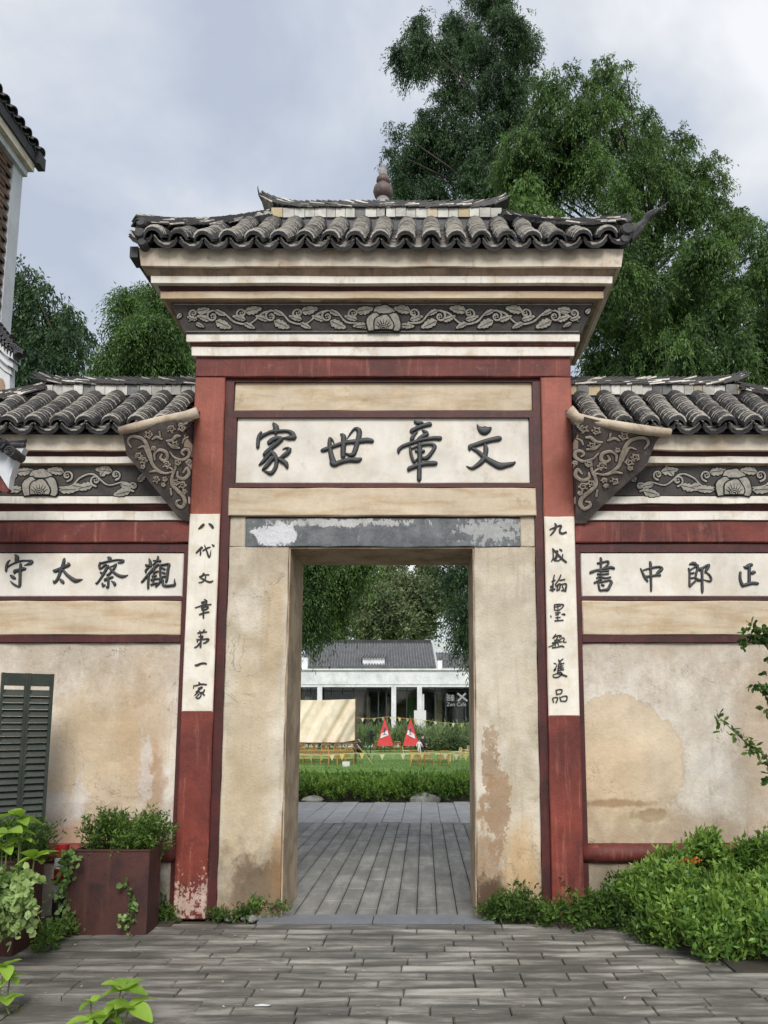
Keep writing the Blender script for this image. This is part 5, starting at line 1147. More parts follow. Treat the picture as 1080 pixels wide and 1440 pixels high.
cp_ = chair_proto(M_bamboo); cw_ = chair_proto(M_palewood); first = {id(cp_): True, id(cw_): True}
def chair(proto, px, py, rz, label):
    p = lz(px, py); o = proto if first[id(proto)] else copy_tree(proto); first[id(proto)] = False
    o.location = p; o.rotation_euler.z = rz; o['label'] = label
ordn = ['leftmost', 'second', 'third', 'fourth', 'fifth', 'sixth', 'seventh', 'eighth']
# copies first need the prototype at the origin: parts keep their offsets
for i, px in enumerate((421, 433, 445, 457, 469, 481, 492)): chair(cp_, px, 1075.5, math.pi + random.uniform(-.1, .1), f'{ordn[i]} chair from the left in the front row below the canvas screen')
for i, px in enumerate((424, 440, 457, 474, 490)): chair(cp_, px, 1063, random.uniform(-.1, .1), f'{ordn[i]} chair from the left in the back row behind the long dark table')
for i, px in enumerate((531, 545, 559, 573)): chair(cp_, px, 1057, random.uniform(-.2, .2) + math.pi, f'{ordn[i]} of four chairs standing before the red triangular flags')
for i, (px, rz) in enumerate(((584, 2.9), (603, 3.2), (623, 3.4))): chair(cp_, px, 1077, rz, f'{ordn[i]} of three chairs drawn up to the yellow table at right')
for i, (px, py, rz) in enumerate(((573, 1069, 1.6), (641, 1071, -1.3), (655, 1067, -1.0))): chair(cw_, px, py, rz, ('pale wooden chair at the left end of the yellow table', 'pale wooden chair just right of the yellow table', 'pale wooden chair nearest the right door jamb')[i])
def table(px0, px1, py, zt_, dep, mat, label):
    a, c = lz(px0, py), lz(px1, py); y0 = a.y; t = thing('low_table', ((a.x + c.x) / 2, y0, LZ), label, 'table')
    mk('tabletop', mat, t, (a.x, c.x, y0 - dep / 2, y0 + dep / 2, LZ + zt_ - .04, LZ + zt_))
    for x in (a.x + .05, c.x - .05):
        for y_ in (y0 - dep / 2 + .05, y0 + dep / 2 - .05): mk('leg', mat, t, (x - .025, x + .025, y_ - .025, y_ + .025, LZ, LZ + zt_ - .041))
table(412, 497, 1068.5, .42, .8, M_darkwood, 'long low dark wooden table between the two chair rows under the screen')
table(578, 634, 1072, .42, .7, M_palewood, 'low yellow wooden table with chairs around it, right of centre on the lawn')
table(528, 588, 1053.5, .45, .8, M_palewood, 'low wooden table just in front of the red triangular flags')
table(639, 668, 1053, .75, 1.6, M_palewood, 'taller pale wooden table on the open lawn near the right jamb')
# canvas screen on poles
sc_ = thing('canvas_screen', lz(455, 1075), 'large cream canvas screen hung between wooden poles, left in the doorway view', 'screen')
YS = lz(500, 1075).y
xa, xb = Xp(380, 1010, YS), Xp(499, 1010, YS); za, zc = Zp(1044, YS), Zp(983, YS); b = MB(); NX, NZ = 70, 24
V = []
for j in range(NZ + 1):
    for i in range(NX + 1):
        u, v = i / NX, j / NZ; fold = math.sin((u * 22 - v * 7)) * .9 + math.sin(u * 47 - v * 13 + 1) * .45 + math.sin(u * 9 - v * 3) * .8; fold = math.copysign(abs(fold) ** .6, fold)
        V.append((xa + (xb - xa) * u + .03 * math.sin(v * 3) * (u > .95), YS + .11 * fold * (1 - v * .3) * (.4 + u), za + (zc - za) * v - .05 * math.sin(u * math.pi) * v + (.10 * (u > .85) * (u - .85) / .15 * (1 - v))))
b.add(V, [(j * (NX + 1) + i, j * (NX + 1) + i + 1, (j + 1) * (NX + 1) + i + 1, (j + 1) * (NX + 1) + i) for j in range(NZ) for i in range(NX)]); b.build('canvas', M_cloth, sc_, smooth=True)
px_ = Xp(500.5, 1020, YS)
for x in (px_, xa - .05): MB().tube([(x, YS, LZ), (x, YS, zc + .1)], .045, 8).build('pole', M_darkwood, sc_)
MB().tube([(xa - .05, YS - .03, za - .02), (px_ + .1, YS - .03, za - .02)], .03, 8).build('crossbar', M_darkwood, sc_)
MB().tube([at(502, 1047, YS), lz(523, 1073.5)], .03, 7).build('strut', M_palewood, sc_); MB().tube([at(502, 1040, YS + .3), lz(518, 1060)], .025, 7).build('strut', M_darkwood, sc_)
# red triangular flags
for px, lab, tl in ((541.5, 'left of the two red triangular tent flags with a blue and white stripe', .2), (578, 'right of the two red triangular tent flags with a blue and white stripe', -.25)):
    Yf_ = 50.5; t = thing('triangular_flag', at(px, 1052, Yf_), lab, 'flag', 'red triangular flags on the lawn'); w2 = 11.5
    A_, B_, T_ = at(px - w2, 1049, Yf_), at(px + w2, 1049, Yf_), at(px - .8, 1010, Yf_)
    b = MB(); bk = Vector((0, .5, 0)); b.add([A_, B_, T_ + bk * .5, A_ + bk * 2, B_ + bk * 2], [(0, 1, 2), (4, 3, 2), (1, 4, 2), (3, 0, 2)]); b.build('canvas', M_redflag, t)
    f = lambda u, v: (A_.lerp(B_, u)).lerp(T_ + bk * .5, v) + Vector((0, -.02, 0))
    b = MB(); b.add([f(.10, .33 - tl * .3), f(.86, .33 + tl * .3), f(.86, .50 + tl * .3), f(.10, .50 - tl * .3)], [(0, 1, 2, 3)]); b.build('stripe', M_postwhite, t)
    b = MB(); b.add([f(.34, .44), f(.5, .40), f(.62, .62), f(.4, .66)], [(0, 1, 2, 3)]); b.add([f(.2, .38), f(.7, .40), f(.7, .43), f(.2, .41)], [(0, 1, 2, 3)]); b.build('emblem', surf('navy_print', (.04, .05, .16), bump=0, fine=0) if 'navy_print' not in MATS else MATS['navy_print'], t)
    MB().tube([A_ + Vector((0, .1, -.15)), T_ + Vector((0, .27, .1))], .02, 6).build('pole', M_darkwood, t); MB().tube([B_ + Vector((0, .1, -.15)), T_ + Vector((0, .27, .1))], .02, 6).build('pole', M_darkwood, t)
# bunting
M_penn = [surf('cream_pennant', (.62, .55, .38), bump=0, fine=0), surf('yellow_pennant', (.62, .48, .14), bump=0, fine=0), surf('green_pennant', (.25, .33, .12), bump=0, fine=0)]
def bunting(pts, Y, step, size, label):
    t = thing('bunting', at(pts[0][0], pts[0][1], Y), label, 'bunting', 'strings of small pennants across the lawn')
    C_ = [at(x, y, Y) for x, y in pts]; b = MB(); b.tube(C_, .012, 5); b.build('cord', M_palewood, t); L = 0; rr = random.Random(3)
    for a, c in zip(C_[:-1], C_[1:]):
        n = max(1, int((c - a).length / step))
        for i in range(n):
            p = a.lerp(c, (i + .5) / n); b = MB(); b.prism([(p.x - size / 2, p.z), (p.x + size / 2, p.z), (p.x, p.z - size * 1.15)], p.y - .004, p.y + .004); b.build('pennant', M_penn[rr.choice([0, 0, 1, 1, 2])], t)
bunting([(405, 1059), (430, 1061.5), (460, 1062), (502, 1059), (530, 1060.5), (560, 1060), (600, 1058.5), (635, 1060), (675, 1062)], 33.0, .40, .22, 'near string of cream and yellow pennants crossing in front of the tables')
bunting([(500, 1009), (520, 1011), (545, 1008), (590, 1012), (620, 1016), (655, 1018), (672, 1017)], 55.0, .55, .24, 'far string of pennants hung before the cafe windows')
# fan
Yf_ = 44.0; t = thing('standing_fan', lz(521, 1056), 'round black standing fan between the canvas screen and the red flags', 'fan')
p = at(521, 1034, Yf_); base = Vector((p.x, Yf_, LZ)); b = MB(); b.tube([base, p + Vector((0, .1, 0))], .03, 8); b.lathe([(.25, 0), (.25, .03), (.02, .06)], base, 14); b.build('stand', M_black, t)
b = MB()
for r_ in (.30, .22, .14): b.tube([p + Vector((r_ * math.cos(a), -.05 * (1 - r_), r_ * math.sin(a))) for a in np.linspace(0, 6.283, 25)], .011, 5, cap=False)
for a in np.linspace(0, 6.283, 17)[:-1]: b.tube([p + Vector((0, -.08, 0)), p + Vector((.3 * math.cos(a), -.03, .3 * math.sin(a)))], .005, 4)
b.build('guard', M_black, t); b = MB()
for a in range(5):
    c, s = math.cos(a * 1.257), math.sin(a * 1.257); b.add([p + Vector((0, .01, 0)), p + Vector((.25 * c - .08 * s, 0, .25 * s + .08 * c)), p + Vector((.26 * c + .08 * s, .03, .26 * s - .08 * c))], [(0, 1, 2)])
b.lathe([(.05, -.05), (.05, .05)], p, 10); b.build('blades', M_black, t)
tag(mk('storage_box', M_postwhite, None, (*sorted((Xp(482, 1072, 34.5), Xp(492, 1072, 34.5))), 34.3, 34.7, LZ, LZ + .2)), 'small white box on the grass beside the screen pole', 'box')
b = MB(); p = at(601, 996, 58); b.box(p.x - 1.0, p.x - .1 + .0, 57.9, 58, LZ, Zp(999, 58)); tag(b.build('notice_board', M_postwhite, None), 'pale notice board standing in front of the cafe, left of the white column', 'board')

# ---------------------------------------------------------------- people
def person(loc, pose, shirt, legsm, label, face=0.0, sc_=1.0):
    """one continuous skinned body; joints in metres, facing -y before the turn"""
    if pose == 'sit': J = dict(hip=(0, 0, .48), ch=(0, .02, .86), nk=(0, -.0, 1.02), hd=(0, -.03, 1.16), tp=(0, -.03, 1.27), kl=(-.12, -.42, .50), kr=(.12, -.42, .50), fl=(-.12, -.45, .06), fr=(.12, -.45, .06), tl=(-.12, -.60, .04), tr=(.12, -.60, .04), el=(-.25, -.12, .68), er=(.25, -.12, .68), hl=(-.12, -.36, .62), hr=(.12, -.36, .62))
    elif pose == 'crouch': J = dict(hip=(0, .05, .30), ch=(0, -.05, .66), nk=(0, -.1, .80), hd=(0, -.13, .94), tp=(0, -.13, 1.04), kl=(-.16, -.35, .46), kr=(.16, -.35, .46), fl=(-.14, -.1, .06), fr=(.14, -.1, .06), tl=(-.14, -.26, .04), tr=(.14, -.26, .04), el=(-.25, -.22, .52), er=(.25, -.22, .52), hl=(-.1, -.44, .5), hr=(.1, -.44, .5))
    else: J = dict(hip=(0, 0, .92), ch=(0, 0, 1.30), nk=(0, 0, 1.47), hd=(0, -.02, 1.60), tp=(0, -.02, 1.71), kl=(-.11, -.03, .50), kr=(.12, .02, .50), fl=(-.12, 0, .08), fr=(.14, .05, .08), tl=(-.13, -.15, .04), tr=(.15, -.10, .04), el=(-.27, .02, 1.12), er=(.27, .0, 1.12), hl=(-.26, -.14, .90), hr=(.24, -.18, .95))
    K = list(J); idx = {k: i for i, k in enumerate(K)}
    ch = Vector(J['ch']); hip = Vector(J['hip'])
    ex = {'sl': ch + Vector((-.17, 0, .08)), 'sr': ch + Vector((.17, 0, .08)), 'pl': hip + Vector((-.1, 0, -.02)), 'pr': hip + Vector((.1, 0, -.02))}
    for k_, v in ex.items(): J[k_] = tuple(v); idx[k_] = len(K); K.append(k_)
    Eg = [('hip', 'ch'), ('ch', 'nk'), ('nk', 'hd'), ('hd', 'tp'), ('ch', 'sl'), ('ch', 'sr'), ('sl', 'el'), ('sr', 'er'), ('el', 'hl'), ('er', 'hr'), ('hip', 'pl'), ('hip', 'pr'), ('pl', 'kl'), ('pr', 'kr'), ('kl', 'fl'), ('kr', 'fr'), ('fl', 'tl'), ('fr', 'tr')]
    rad = dict(hip=.135, ch=.145, nk=.06, hd=.10, tp=.07, sl=.07, sr=.07, el=.045, er=.045, hl=.035, hr=.035, pl=.10, pr=.10, kl=.065, kr=.065, fl=.045, fr=.045, tl=.035, tr=.035)
    me = bpy.data.meshes.new('person'); me.from_pydata([tuple(Vector(J[k_]) * sc_) for k_ in K], [(idx[a], idx[b_]) for a, b_ in Eg], [])
    o = bpy.data.objects.new('person', me); COL.objects.link(o); o.location = loc; o.rotation_euler.z = face
    m = o.modifiers.new('s', 'SKIN'); m.use_smooth_shade = True
    for k_, v in zip(K, me.skin_vertices[0].data): v.radius = (rad[k_] * sc_,) * 2
    me.skin_vertices[0].data[idx['hip']].use_root = True
    o.modifiers.new('u', 'SUBSURF').levels = 1; o.modifiers['u'].render_levels = 1
    # bake so that skin, shirt and trousers are areas of one continuous mesh
    bpy.context.view_layer.update(); me2 = bpy.data.meshes.new_from_object(o.evaluated_get(bpy.context.evaluated_depsgraph_get())); o.modifiers.clear(); o.data = me2
    me2.materials.clear(); [me2.materials.append(m_) for m_ in (shirt, legsm, M_skin)]
    hz = J['hip'][2] * sc_; nz = J['nk'][2] * sc_; hands = [Vector(J['hl']) * sc_, Vector(J['hr']) * sc_]; legp = [Vector(J[q]) * sc_ for q in ('kl', 'kr', 'fl', 'fr')]
    for pl_ in me2.polygons:
        c = pl_.center; pl_.material_index = 2 if c.z > nz - .01 or min((c - h_).length for h_ in hands) < .12 * sc_ else (1 if (c.z < hz - .02 or min((c - l_).length for l_ in legp) < .2 * sc_) else 0)
    hd = Vector(J['hd']) * sc_; b = MB(); b.lathe([(.02, -.02), (.09 * sc_, .0), (.108 * sc_, .05 * sc_), (.09 * sc_, .11 * sc_), (.03, .15 * sc_)], hd + Vector((0, .02, .0)), 12)
    hh = link('hair', b.mesh('hair', M_hair, True)); hh.parent = o
    tag(o, label, 'person'); return o
person(lz(594.5, 1061), 'sit', M_shirtb, M_shirtb, 'person in black clothes sitting on the lawn beside the right red flag', .3, .95)
person(lz(589.5, 1063), 'stand', M_shirtw, M_postwhite, 'small child in white standing in front of the person in black', .2, .55)
person(lz(505.5, 1064), 'crouch', M_shirtb, M_shirtb, 'person in black crouching right of the canvas screen pole', -.4, 1.05)
person(Vector((Xp(658, 1013, 58.5), 58.5, LZ)), 'stand', M_shirtw, M_postwhite, 'person in white standing before the cafe windows at far right', .1, 1.0)
person(Vector((Xp(511, 1000, 63.5), 63.5, LZ + .25)), 'sit', M_shirtb, M_darkwood, 'person in dark clothes sitting inside the cafe behind the left windows', .1, 1.0)

# ---------------------------------------------------------------- house and eaves at the left edge
HY, HX = 9.8, -5.61
def hp(px, py): # point on the plane x = HX
    d = ray(px, py); k = HX / d.x; return Vector((HX, d.y * k, EYE + d.z * k))
hs = thing('brick_house', (HX - 1.5, 9, 0), 'tall brick house with white corner and black tiled eaves at the upper left edge', 'house')
zc_ = hp(31, 246).z
mk('core_wall', M_mortar, hs, (HX - 3, HX - .06, 7.9, HY - .01, 0, zc_))
mk('corner_pier', M_bwhite, hs, (HX - 3, HX, hp(18, 246).y, HY, 0, zc_))
yb0 = hp(18, 246).y - .004; bm = None
zz_ = zc_ - .01; r = 0
while zz_ > 6.3:
    y_ = yb0 - (0.13 if r % 2 else 0)
    while y_ > 8.75:
        L_ = .25; me = bm or slab_mesh('brick', M_brick); bm = me
        o = link('brick', me, hs); o.scale = (.09 + random.uniform(0, .02), L_ - .015, .062); o.location = (Vector((HX - .062, y_ - L_ / 2, zz_)) - Vector(hs.location)) if False else (HX - .062, y_ - L_ / 2, zz_); y_ -= L_
    zz_ -= .078; r += 1
for (p_, za_, zb2) in ((.05, 0, .10), (.12, .101, .22)): mk('eave_moulding', M_bwhite if p_ < .1 else M_fascia, hs, (HX - 3, HX + p_, 7.8, HY + p_ * .5, zc_ + za_, zc_ + zb2))
tf = TileField(); ze = zc_ + .42
for i in range(24):
    y_ = HY + .10 - i * .093; cover = i % 2 == 0
    for j in range(9):
        M3 = Matrix(((0, -1, 0), (-1, 0, 0), (0, 0, 1))).transposed()  # across = -y, up-slope = -x
        ex, ey = Vector((0, 1, 0)), Vector((-math.cos(.5), 0, math.sin(.5))); ez = ex.cross(ey); ez = -ez if ez.z < 0 else ez
        M4 = Matrix.Translation(Vector((HX + .19 - j * .07, y_, ze + j * .038 + (.0 if not cover else .012)))) @ Matrix((ex, ey, ez)).transposed().to_4x4()
        tf.put(COVER if cover else PAN, M4)
tf.build(hs, 'eave_tiles', True)
mk('roof_bed', M_tiledark, hs, (HX - 3, HX + .15, 7.8, HY + .12, zc_ + .221, zc_ + .40))
b = MB(); b.box(HX + .10, HX + .20, HY + .02, HY + .2, zc_ + .22, zc_ + .40); b.build('end_tile', M_tiledark, hs)
# curved gable eave below it
gh = thing('gable_wall', (at(5, 540, 9.2).x - 1, 9.3, 0), 'white gable wall with curved eave mouldings at the left edge, behind the wing roof', 'wall')
YG = 9.2
def pz(*P): return [(at(x, y, YG).x, at(x, y, YG).z) for x, y in P]
b = MB(); b.prism(pz((14, 515), (13.5, 560), (12, 700), (-160, 700), (-160, 515))[::-1], YG, YG + .12); b.build('wall', M_bwhite, gh)
for k_, (dx, dy, yo) in enumerate(((0, 0, .0), (-4, 9, .05), (-9, 16, .1))):
    up_ = [(26 + dx, 503 + dy), (17 + dx, 498 + dy), (8 + dx, 490 + dy), (0 + dx, 478 + dy), (-8 + dx, 462 + dy), (-40, 420 + dy)]; lo_ = [(x, y + 8.6) for x, y in up_]
    b = MB(); b.prism(pz(*(up_ + lo_[::-1])), YG - .12 + yo, YG + .05); b.build('eave_moulding', M_bwhite, gh)
tf = TileField()
for i in range(9):
    px, py = 25 - i * 4.4, 500 - i * 3.6 - max(0, i - 2) * 2.2; p = at(px, py, YG - .14)
    for j in range(3): tf.put(COVER, Matrix.Translation(p + Vector((0, .0, .02 * j))) @ Matrix.Rotation(-.45 + (0 if i < 3 else -.3), 4, 'Y') @ Matrix.Scale(.85, 4))
b = MB(); b.prism(pz((28, 501), (14, 494), (4, 482), (-6, 466), (-6, 461), (5, 476), (15, 489), (28, 497)), YG - .14, YG + .04); b.build('tile_course', M_tiledark, gh); tf.build(gh, 'eave_tiles', True)
b = MB(); b.prism(pz((0, 531), (5, 534), (7.5, 541), (7.5, 560), (-20, 560), (-20, 531)), YG - .006, YG); b.build('painted_panel', M_soffit, gh)
se = thing('side_eave', (at(0, 650, 6.0).x, 6.1, Zp(690, 6.0)), 'white eave end with black round scroll tiles jutting in at left below the wing roof', 'eave')
YQ = 5.98; pq_ = lambda *P: [(at(x, y, YQ).x, at(x, y, YQ).z) for x, y in P]
b = MB(); b.prism(pq_((-60, 600), (8, 628), (34, 629), (30, 637), (22, 648), (14, 672), (12, 687), (0, 668), (-60, 640)), YQ, YQ + .07); b.build('plaster_end', M_bwhite, se)
b = MB(); b.prism(pq_((-60, 642), (0, 669.5), (11, 688), (7, 692), (-60, 668)), YQ + .02, YQ + .06); b.build('red_edge', M_red, se)
def disc(px, py, r_):
    p = at(px, py, YQ - .05); R_ = r_ / 172; b = MB()
    b.tube([p + Vector((0, -.05, 0)), p + Vector((0, .12, 0))], [R_, R_], 16)
    sp_ = [p + Vector((R_ * (.85 - .75 * i / 24) * math.cos(i * .55), -.058, R_ * (.85 - .75 * i / 24) * math.sin(i * .55))) for i in range(25)]; b.tube(sp_, R_ * .11, 5); b.build('scroll_tile', M_orna, se)
disc(18, 637, 7.5); disc(3, 625, 9); disc(-10, 617, 9)
b = MB(); b.tube([at(8, 622, YQ), at(37, 619.5, YQ)], .018, 8); b.tube([at(8, 626, YQ), at(35, 626, YQ)], .022, 8); b.build('tile_rod', M_orna, se)

# ---------------------------------------------------------------- louvred shutters, planters, post, plants at the left
sh = thing('louvred_shutter', (-3.3, 6.1, 0), 'dark green two-leaf louvred shutter standing against the left wing wall', 'shutter')
A0, A1 = Vector((Xp(-6, 1060, 5.98), 5.98, 0)), Vector((Xp(69, 1060, 6.2), 6.2, 0)); ht = Zp(947, 6.1)
dx = (A1 - A0).normalized(); nx_ = Vector((dx.y, -dx.x, 0))
def obox(name, u0, u1, z0, z1, d0=-.02, d1=.02, mat=M_shutter, tiltd=0.0):
    Ln = (A1 - A0).length; V = []
    for z in (z0, z1):
        for (u, d) in ((u0, d0), (u1, d0), (u1, d1), (u0, d1)): p = A0 + dx * (u * Ln) + nx_ * (-d + (tiltd if z == z1 else 0)); V.append((p.x, p.y, z))
    return MB().add(V, [(0, 3, 2, 1), (4, 5, 6, 7), (0, 1, 5, 4), (1, 2, 6, 5), (2, 3, 7, 6), (3, 0, 4, 7)]).build(name, mat, sh)
for u0, u1 in ((.93, 1.0), (.50, .56), (.44, .50), (0, .06)): obox('stile', u0, u1 - .004, 0, ht, -.022, .022)
obox('rail', .56, .93, ht - .10, ht - .002, -.019, .019); obox('rail', .06, .44, ht - .10, ht - .002, -.019, .019); obox('rail', .56, .93, .1, .22, -.019, .019); obox('rail', .06, .44, .1, .22, -.019, .019)
z = .24
while z < ht - .13:
    for u0, u1 in ((.56, .93), (.06, .44)): obox('slat', u0 + .002, u1 - .002, z, z + .050, -.024, -.016, tiltd=-.028)
    z += .052
def planter(x0, x1, y0, y1, h, label, tap=.03):
    t = thing('planter_box', ((x0 + x1) / 2, (y0 + y1) / 2, 0), label, 'planter', 'rust-brown steel planter boxes along the left wall'); b = MB(); w_ = .012
    for (a, c, d, e_) in ((x0, x1, y0, y0 + w_), (x0, x1, y1 - w_, y1), (x0, x0 + w_, y0 + w_, y1 - w_), (x1 - w_, x1, y0 + w_, y1 - w_)): b.box(a, c, d, e_, 0, h)
    b.box(x0 + w_, x1 - w_, y0 + w_, y1 - w_, 0, h - .06); b.build('box', M_corten, t)
    b = MB(); b.box(x0 + w_ + .001, x1 - w_ - .001, y0 + w_ + .001, y1 - w_ - .001, h - .059, h - .03); b.build('soil', M_soil, t)
    b = MB()
    for a, c in ((x0 - .006, x1 + .006),): b.box(a, c, y0 - .008, y0 + w_ + .006, h, h + .012); b.box(a, c, y1 - w_ - .006, y1 + .006, h, h + .012)
    b.build('rim', M_corten, t); return t
yP1 = 6.08; xp0, xp1 = Xp(95, 1250, yP1), Xp(208, 1250, yP1)
planter(xp0, xp1, yP1, yP1 + .27, Zp(1197, yP1), 'rusty steel planter with feathery dark greenery against the wing wall, nearest the red pillar')
planter(-3.75, -2.84, 5.55, 5.93, .62, 'middle rusty steel planter, mostly hidden behind the variegated plant')
planter(-3.75, -2.93, 4.98, 5.42, .50, 'nearest rusty steel planter at the bottom left edge')
bl = thing('striped_post', (Xp(83, 1270, 6.15), 6.15, 0), 'short red, white and black striped post between two planters', 'post'); p = bl.location
zs = [(0, .26, M_black), (.26, .37, M_postwhite), (.37, .48, M_postred), (.48, .56, M_postwhite), (.56, .66, M_postred)]
for a, c, m_ in zs: MB().tube([(p.x, p.y, a), (p.x, p.y, c)], .05, 14).build('band', m_, bl)
def plant(name, label, cat, lobes, n, per, mat, seed, group=None, stems=True, part='foliage', **kw):
    c = lobes[0]; t = thing(name, (c[0], c[1], 0), label, cat, group); foliage(part, mat, t, lobes, n, per, seed=seed, **kw)
    if stems:
        rr = random.Random(seed); b = MB()
        for l in lobes:
            for _ in range(3): b.tube([(l[0] + rr.uniform(-.3, .3) * l[3], l[1] + rr.uniform(-.3, .3) * l[4], max(0, l[2] - l[5])), (l[0] + rr.uniform(-.6, .6) * l[3], l[1] + rr.uniform(-.5, .5) * l[4], l[2] + l[5] * .6)], [.006, .002], 5)
        b.build('stems', M_stem, t, kind='stuff')
    return t
h1 = Zp(1197, yP1)
fine_ = dict(spr_len=.16, leaf_len=.042, leaf_w=.014, droop=.1, hang=-.3, out=.5, spread=.55, up=.7, inner=.1)
plant('feathery_plant', 'feathery dark green plants filling the planter nearest the red pillar', 'plant', [(xp0 + .12 + .11 * i, yP1 + .2, h1 + .08 + .04 * math.sin(i * 1.7), .11, .16, .13) for i in range(5)], 400, 14, F_weed, 41, None, True, **fine_)
plant('feathery_plant', 'dark feathery plants in the middle planter behind the lime leaves', 'plant', [(-3.6 + .15 * i, 5.75, .72, .13, .16, .12) for i in range(6)], 520, 14, F_weed, 42, None, True, **{**fine_, 'tintc': .3})
ivy = dict(spr_len=.2, leaf_len=.055, leaf_w=.05, droop=.8, hang=.5, out=.4, spread=.5, inner=.2, shape='round')
plant('trailing_ivy', 'ivy trailing down the left side of the planter nearest the pillar', 'ivy', [(xp0 + .03, yP1 - .03, h1 - .02, .05, .03, .04), (xp0 + .0, yP1 - .03, h1 - .15, .035, .03, .10), (xp0 - .02, yP1 - .03, h1 - .32, .03, .03, .10)], 34, 6, F_varg, 43, None, False, **{**ivy, 'tintc': .1, 'spr_len': .10, 'leaf_len': .045, 'leaf_w': .04})
plant('trailing_ivy', 'single thin ivy strand hanging on the front of the rusty planter', 'ivy', [(xp0 + .47, yP1 - .02, .36, .03, .012, .05), (xp0 + .49, yP1 - .02, .24, .025, .012, .08), (xp0 + .48, yP1 - .02, .12, .04, .02, .06)], 14, 6, F_varg, 44, None, False, **{**ivy, 'spr_len': .09, 'leaf_len': .04, 'leaf_w': .035, 'tintc': .3})
plant('variegated_plant', 'large mass of cream-edged variegated leaves at the left edge', 'plant', px_lobes([(12, 1228, 13), (33, 1232, 11), (8, 1255, 16), (32, 1256, 13), (18, 1280, 13), (36, 1278, 9), (22, 1300, 8), (-15, 1250, 22), (-10, 1285, 20)], 5.1, .6, .08, 10), 210, 7, F_varg, 45, None, False, **{**ivy, 'spr_len': .09, 'leaf_len': .048, 'leaf_w': .042, 'tintc': .6})
def leaf_mesh(name, mat, L, W, seed):
    g = random.Random(seed); N = 7; b = MB(); V = []
    for i in range(N + 1):
        t = i / N; w_ = W / 2 * (math.sin(math.pi * min(1, t * .94 + .03)) ** .75) * (1.1 - .3 * t); z = -.35 * L * t * t
        V += [(-w_, t * L, z + w_ * .35), (0, t * L, z), (w_, t * L, z + w_ * .35)]
    b.add(V, [(3 * i + j, 3 * i + j + 1, 3 * i + j + 4, 3 * i + j + 3) for i in range(N) for j in range(2)])
    return b.mesh(name, mat, True, tints=[g.uniform(.3, .9)] * (2 * N))
LM = [leaf_mesh('leaf', F_lime, 1, .72, s_) for s_ in range(4)]
def bigleaf(part, p, L, az, pitch):
    o = link('leaf', random.choice(LM), part); M4 = Matrix.Translation(p) @ Matrix.Rotation(az, 4, 'Z') @ Matrix.Rotation(pitch, 4, 'X') @ Matrix.Rotation(random.uniform(-.4, .4), 4, 'Y') @ Matrix.Scale(L, 4)
    o.matrix_basis = M4
def leafy(name, label, specs, Y, group=None):
    c = at(specs[0][0], specs[0][1], Y); t = thing(name, (c.x, c.y, 0), label, 'plant', group)
    for (px, py, Lpx, n) in specs:
        p = at(px, py, Y + random.uniform(-.06, .06)); k_ = Lpx / 1080 * Y * (1.2 if Y < 5 else 1.25)
        MB().tube([Vector((p.x + random.uniform(-.04, .04), p.y, max(0, p.z - .35))), p], [.006, .004], 6).build('stem', M_stem, t)
        a0 = random.random() * 6
        for i in range(n): bigleaf(t, p + Vector((0, 0, random.uniform(-.01, .01))), k_ * random.uniform(.8, 1.15), a0 + i * 6.283 / n + random.uniform(-.3, .3), random.uniform(-.2, .75))
random.seed(12)
leafy('lime_leaved_plant', 'plant with large lime-green leaves rising in front of the green shutter', [(28, 1150, 25, 6), (10, 1172, 26, 5), (48, 1208, 22, 6), (3, 1190, 20, 5), (30, 1180, 16, 4)], 5.25)
leafy('lime_leaved_plant', 'bright lime-green sprig in the bottom left foreground, on the paving', [(170, 1392, 28, 6), (182, 1418, 28, 5), (128, 1412, 15, 4), (150, 1430, 26, 6), (125, 1436, 22, 4)], 4.3)
leafy('lime_leaved_plant', 'lime-green leaves in the extreme bottom left corner', [(6, 1360, 22, 6), (14, 1375, 18, 5), (5, 1408, 24, 6), (12, 1432, 22, 5)], 4.5)
weed = dict(spr_len=.10, leaf_len=.045, leaf_w=.018, droop=.0, hang=-.4, out=.4, spread=.7, up=.8, inner=.1, zmin=-.01)
def weeds(pts, n, label, seed, **kw):
    lob = []
    for px, py, r_, h_ in pts: g0 = ground(px, py); lob.append((g0.x, g0.y, h_ * .45, r_ / 172, .06, h_ * .5))
    plant('weeds', label, 'weeds', lob, n, 9, F_weed, seed, 'weeds growing along the foot of the walls', False, **{**weed, **kw})
weeds([(108, 1303, 14, .12), (122, 1298, 12, .2), (100, 1310, 16, .08)], 90, 'small leafy weed at the foot of the planter nearest the pillar', 51)
weeds([(70, 1330, 12, .12), (90, 1320, 14, .10), (62, 1340, 10, .1)], 90, 'weeds creeping out between the two left planters', 52)
weeds([(222, 1293, 12, .12), (234, 1296, 12, .08), (215, 1286, 10, .18)], 80, 'weeds at the left foot of the left red pillar', 53)
weeds([(362, 1290, 14, .12), (378, 1288, 12, .16), (395, 1291, 8, .10), (345, 1293, 12, .05), (310, 1294, 20, .04)], 110, 'weeds and moss at the foot of the left pier', 54)
weeds([(690, 1296, 14, .14), (715, 1296, 16, .22), (742, 1298, 16, .24), (765, 1302, 16, .16), (733, 1290, 8, .34)], 240, 'tall weeds at the foot of the right pier', 55, tintc=.4)
weeds([(790, 1306, 18, .20), (820, 1308, 20, .24), (850, 1306, 22, .28), (880, 1310, 22, .25), (795, 1290, 10, .36), (905, 1325, 22, .15), (870, 1298, 22, .34)], 520, 'rank weeds between the right red pillar and the big bush', 56, tintc=.3)
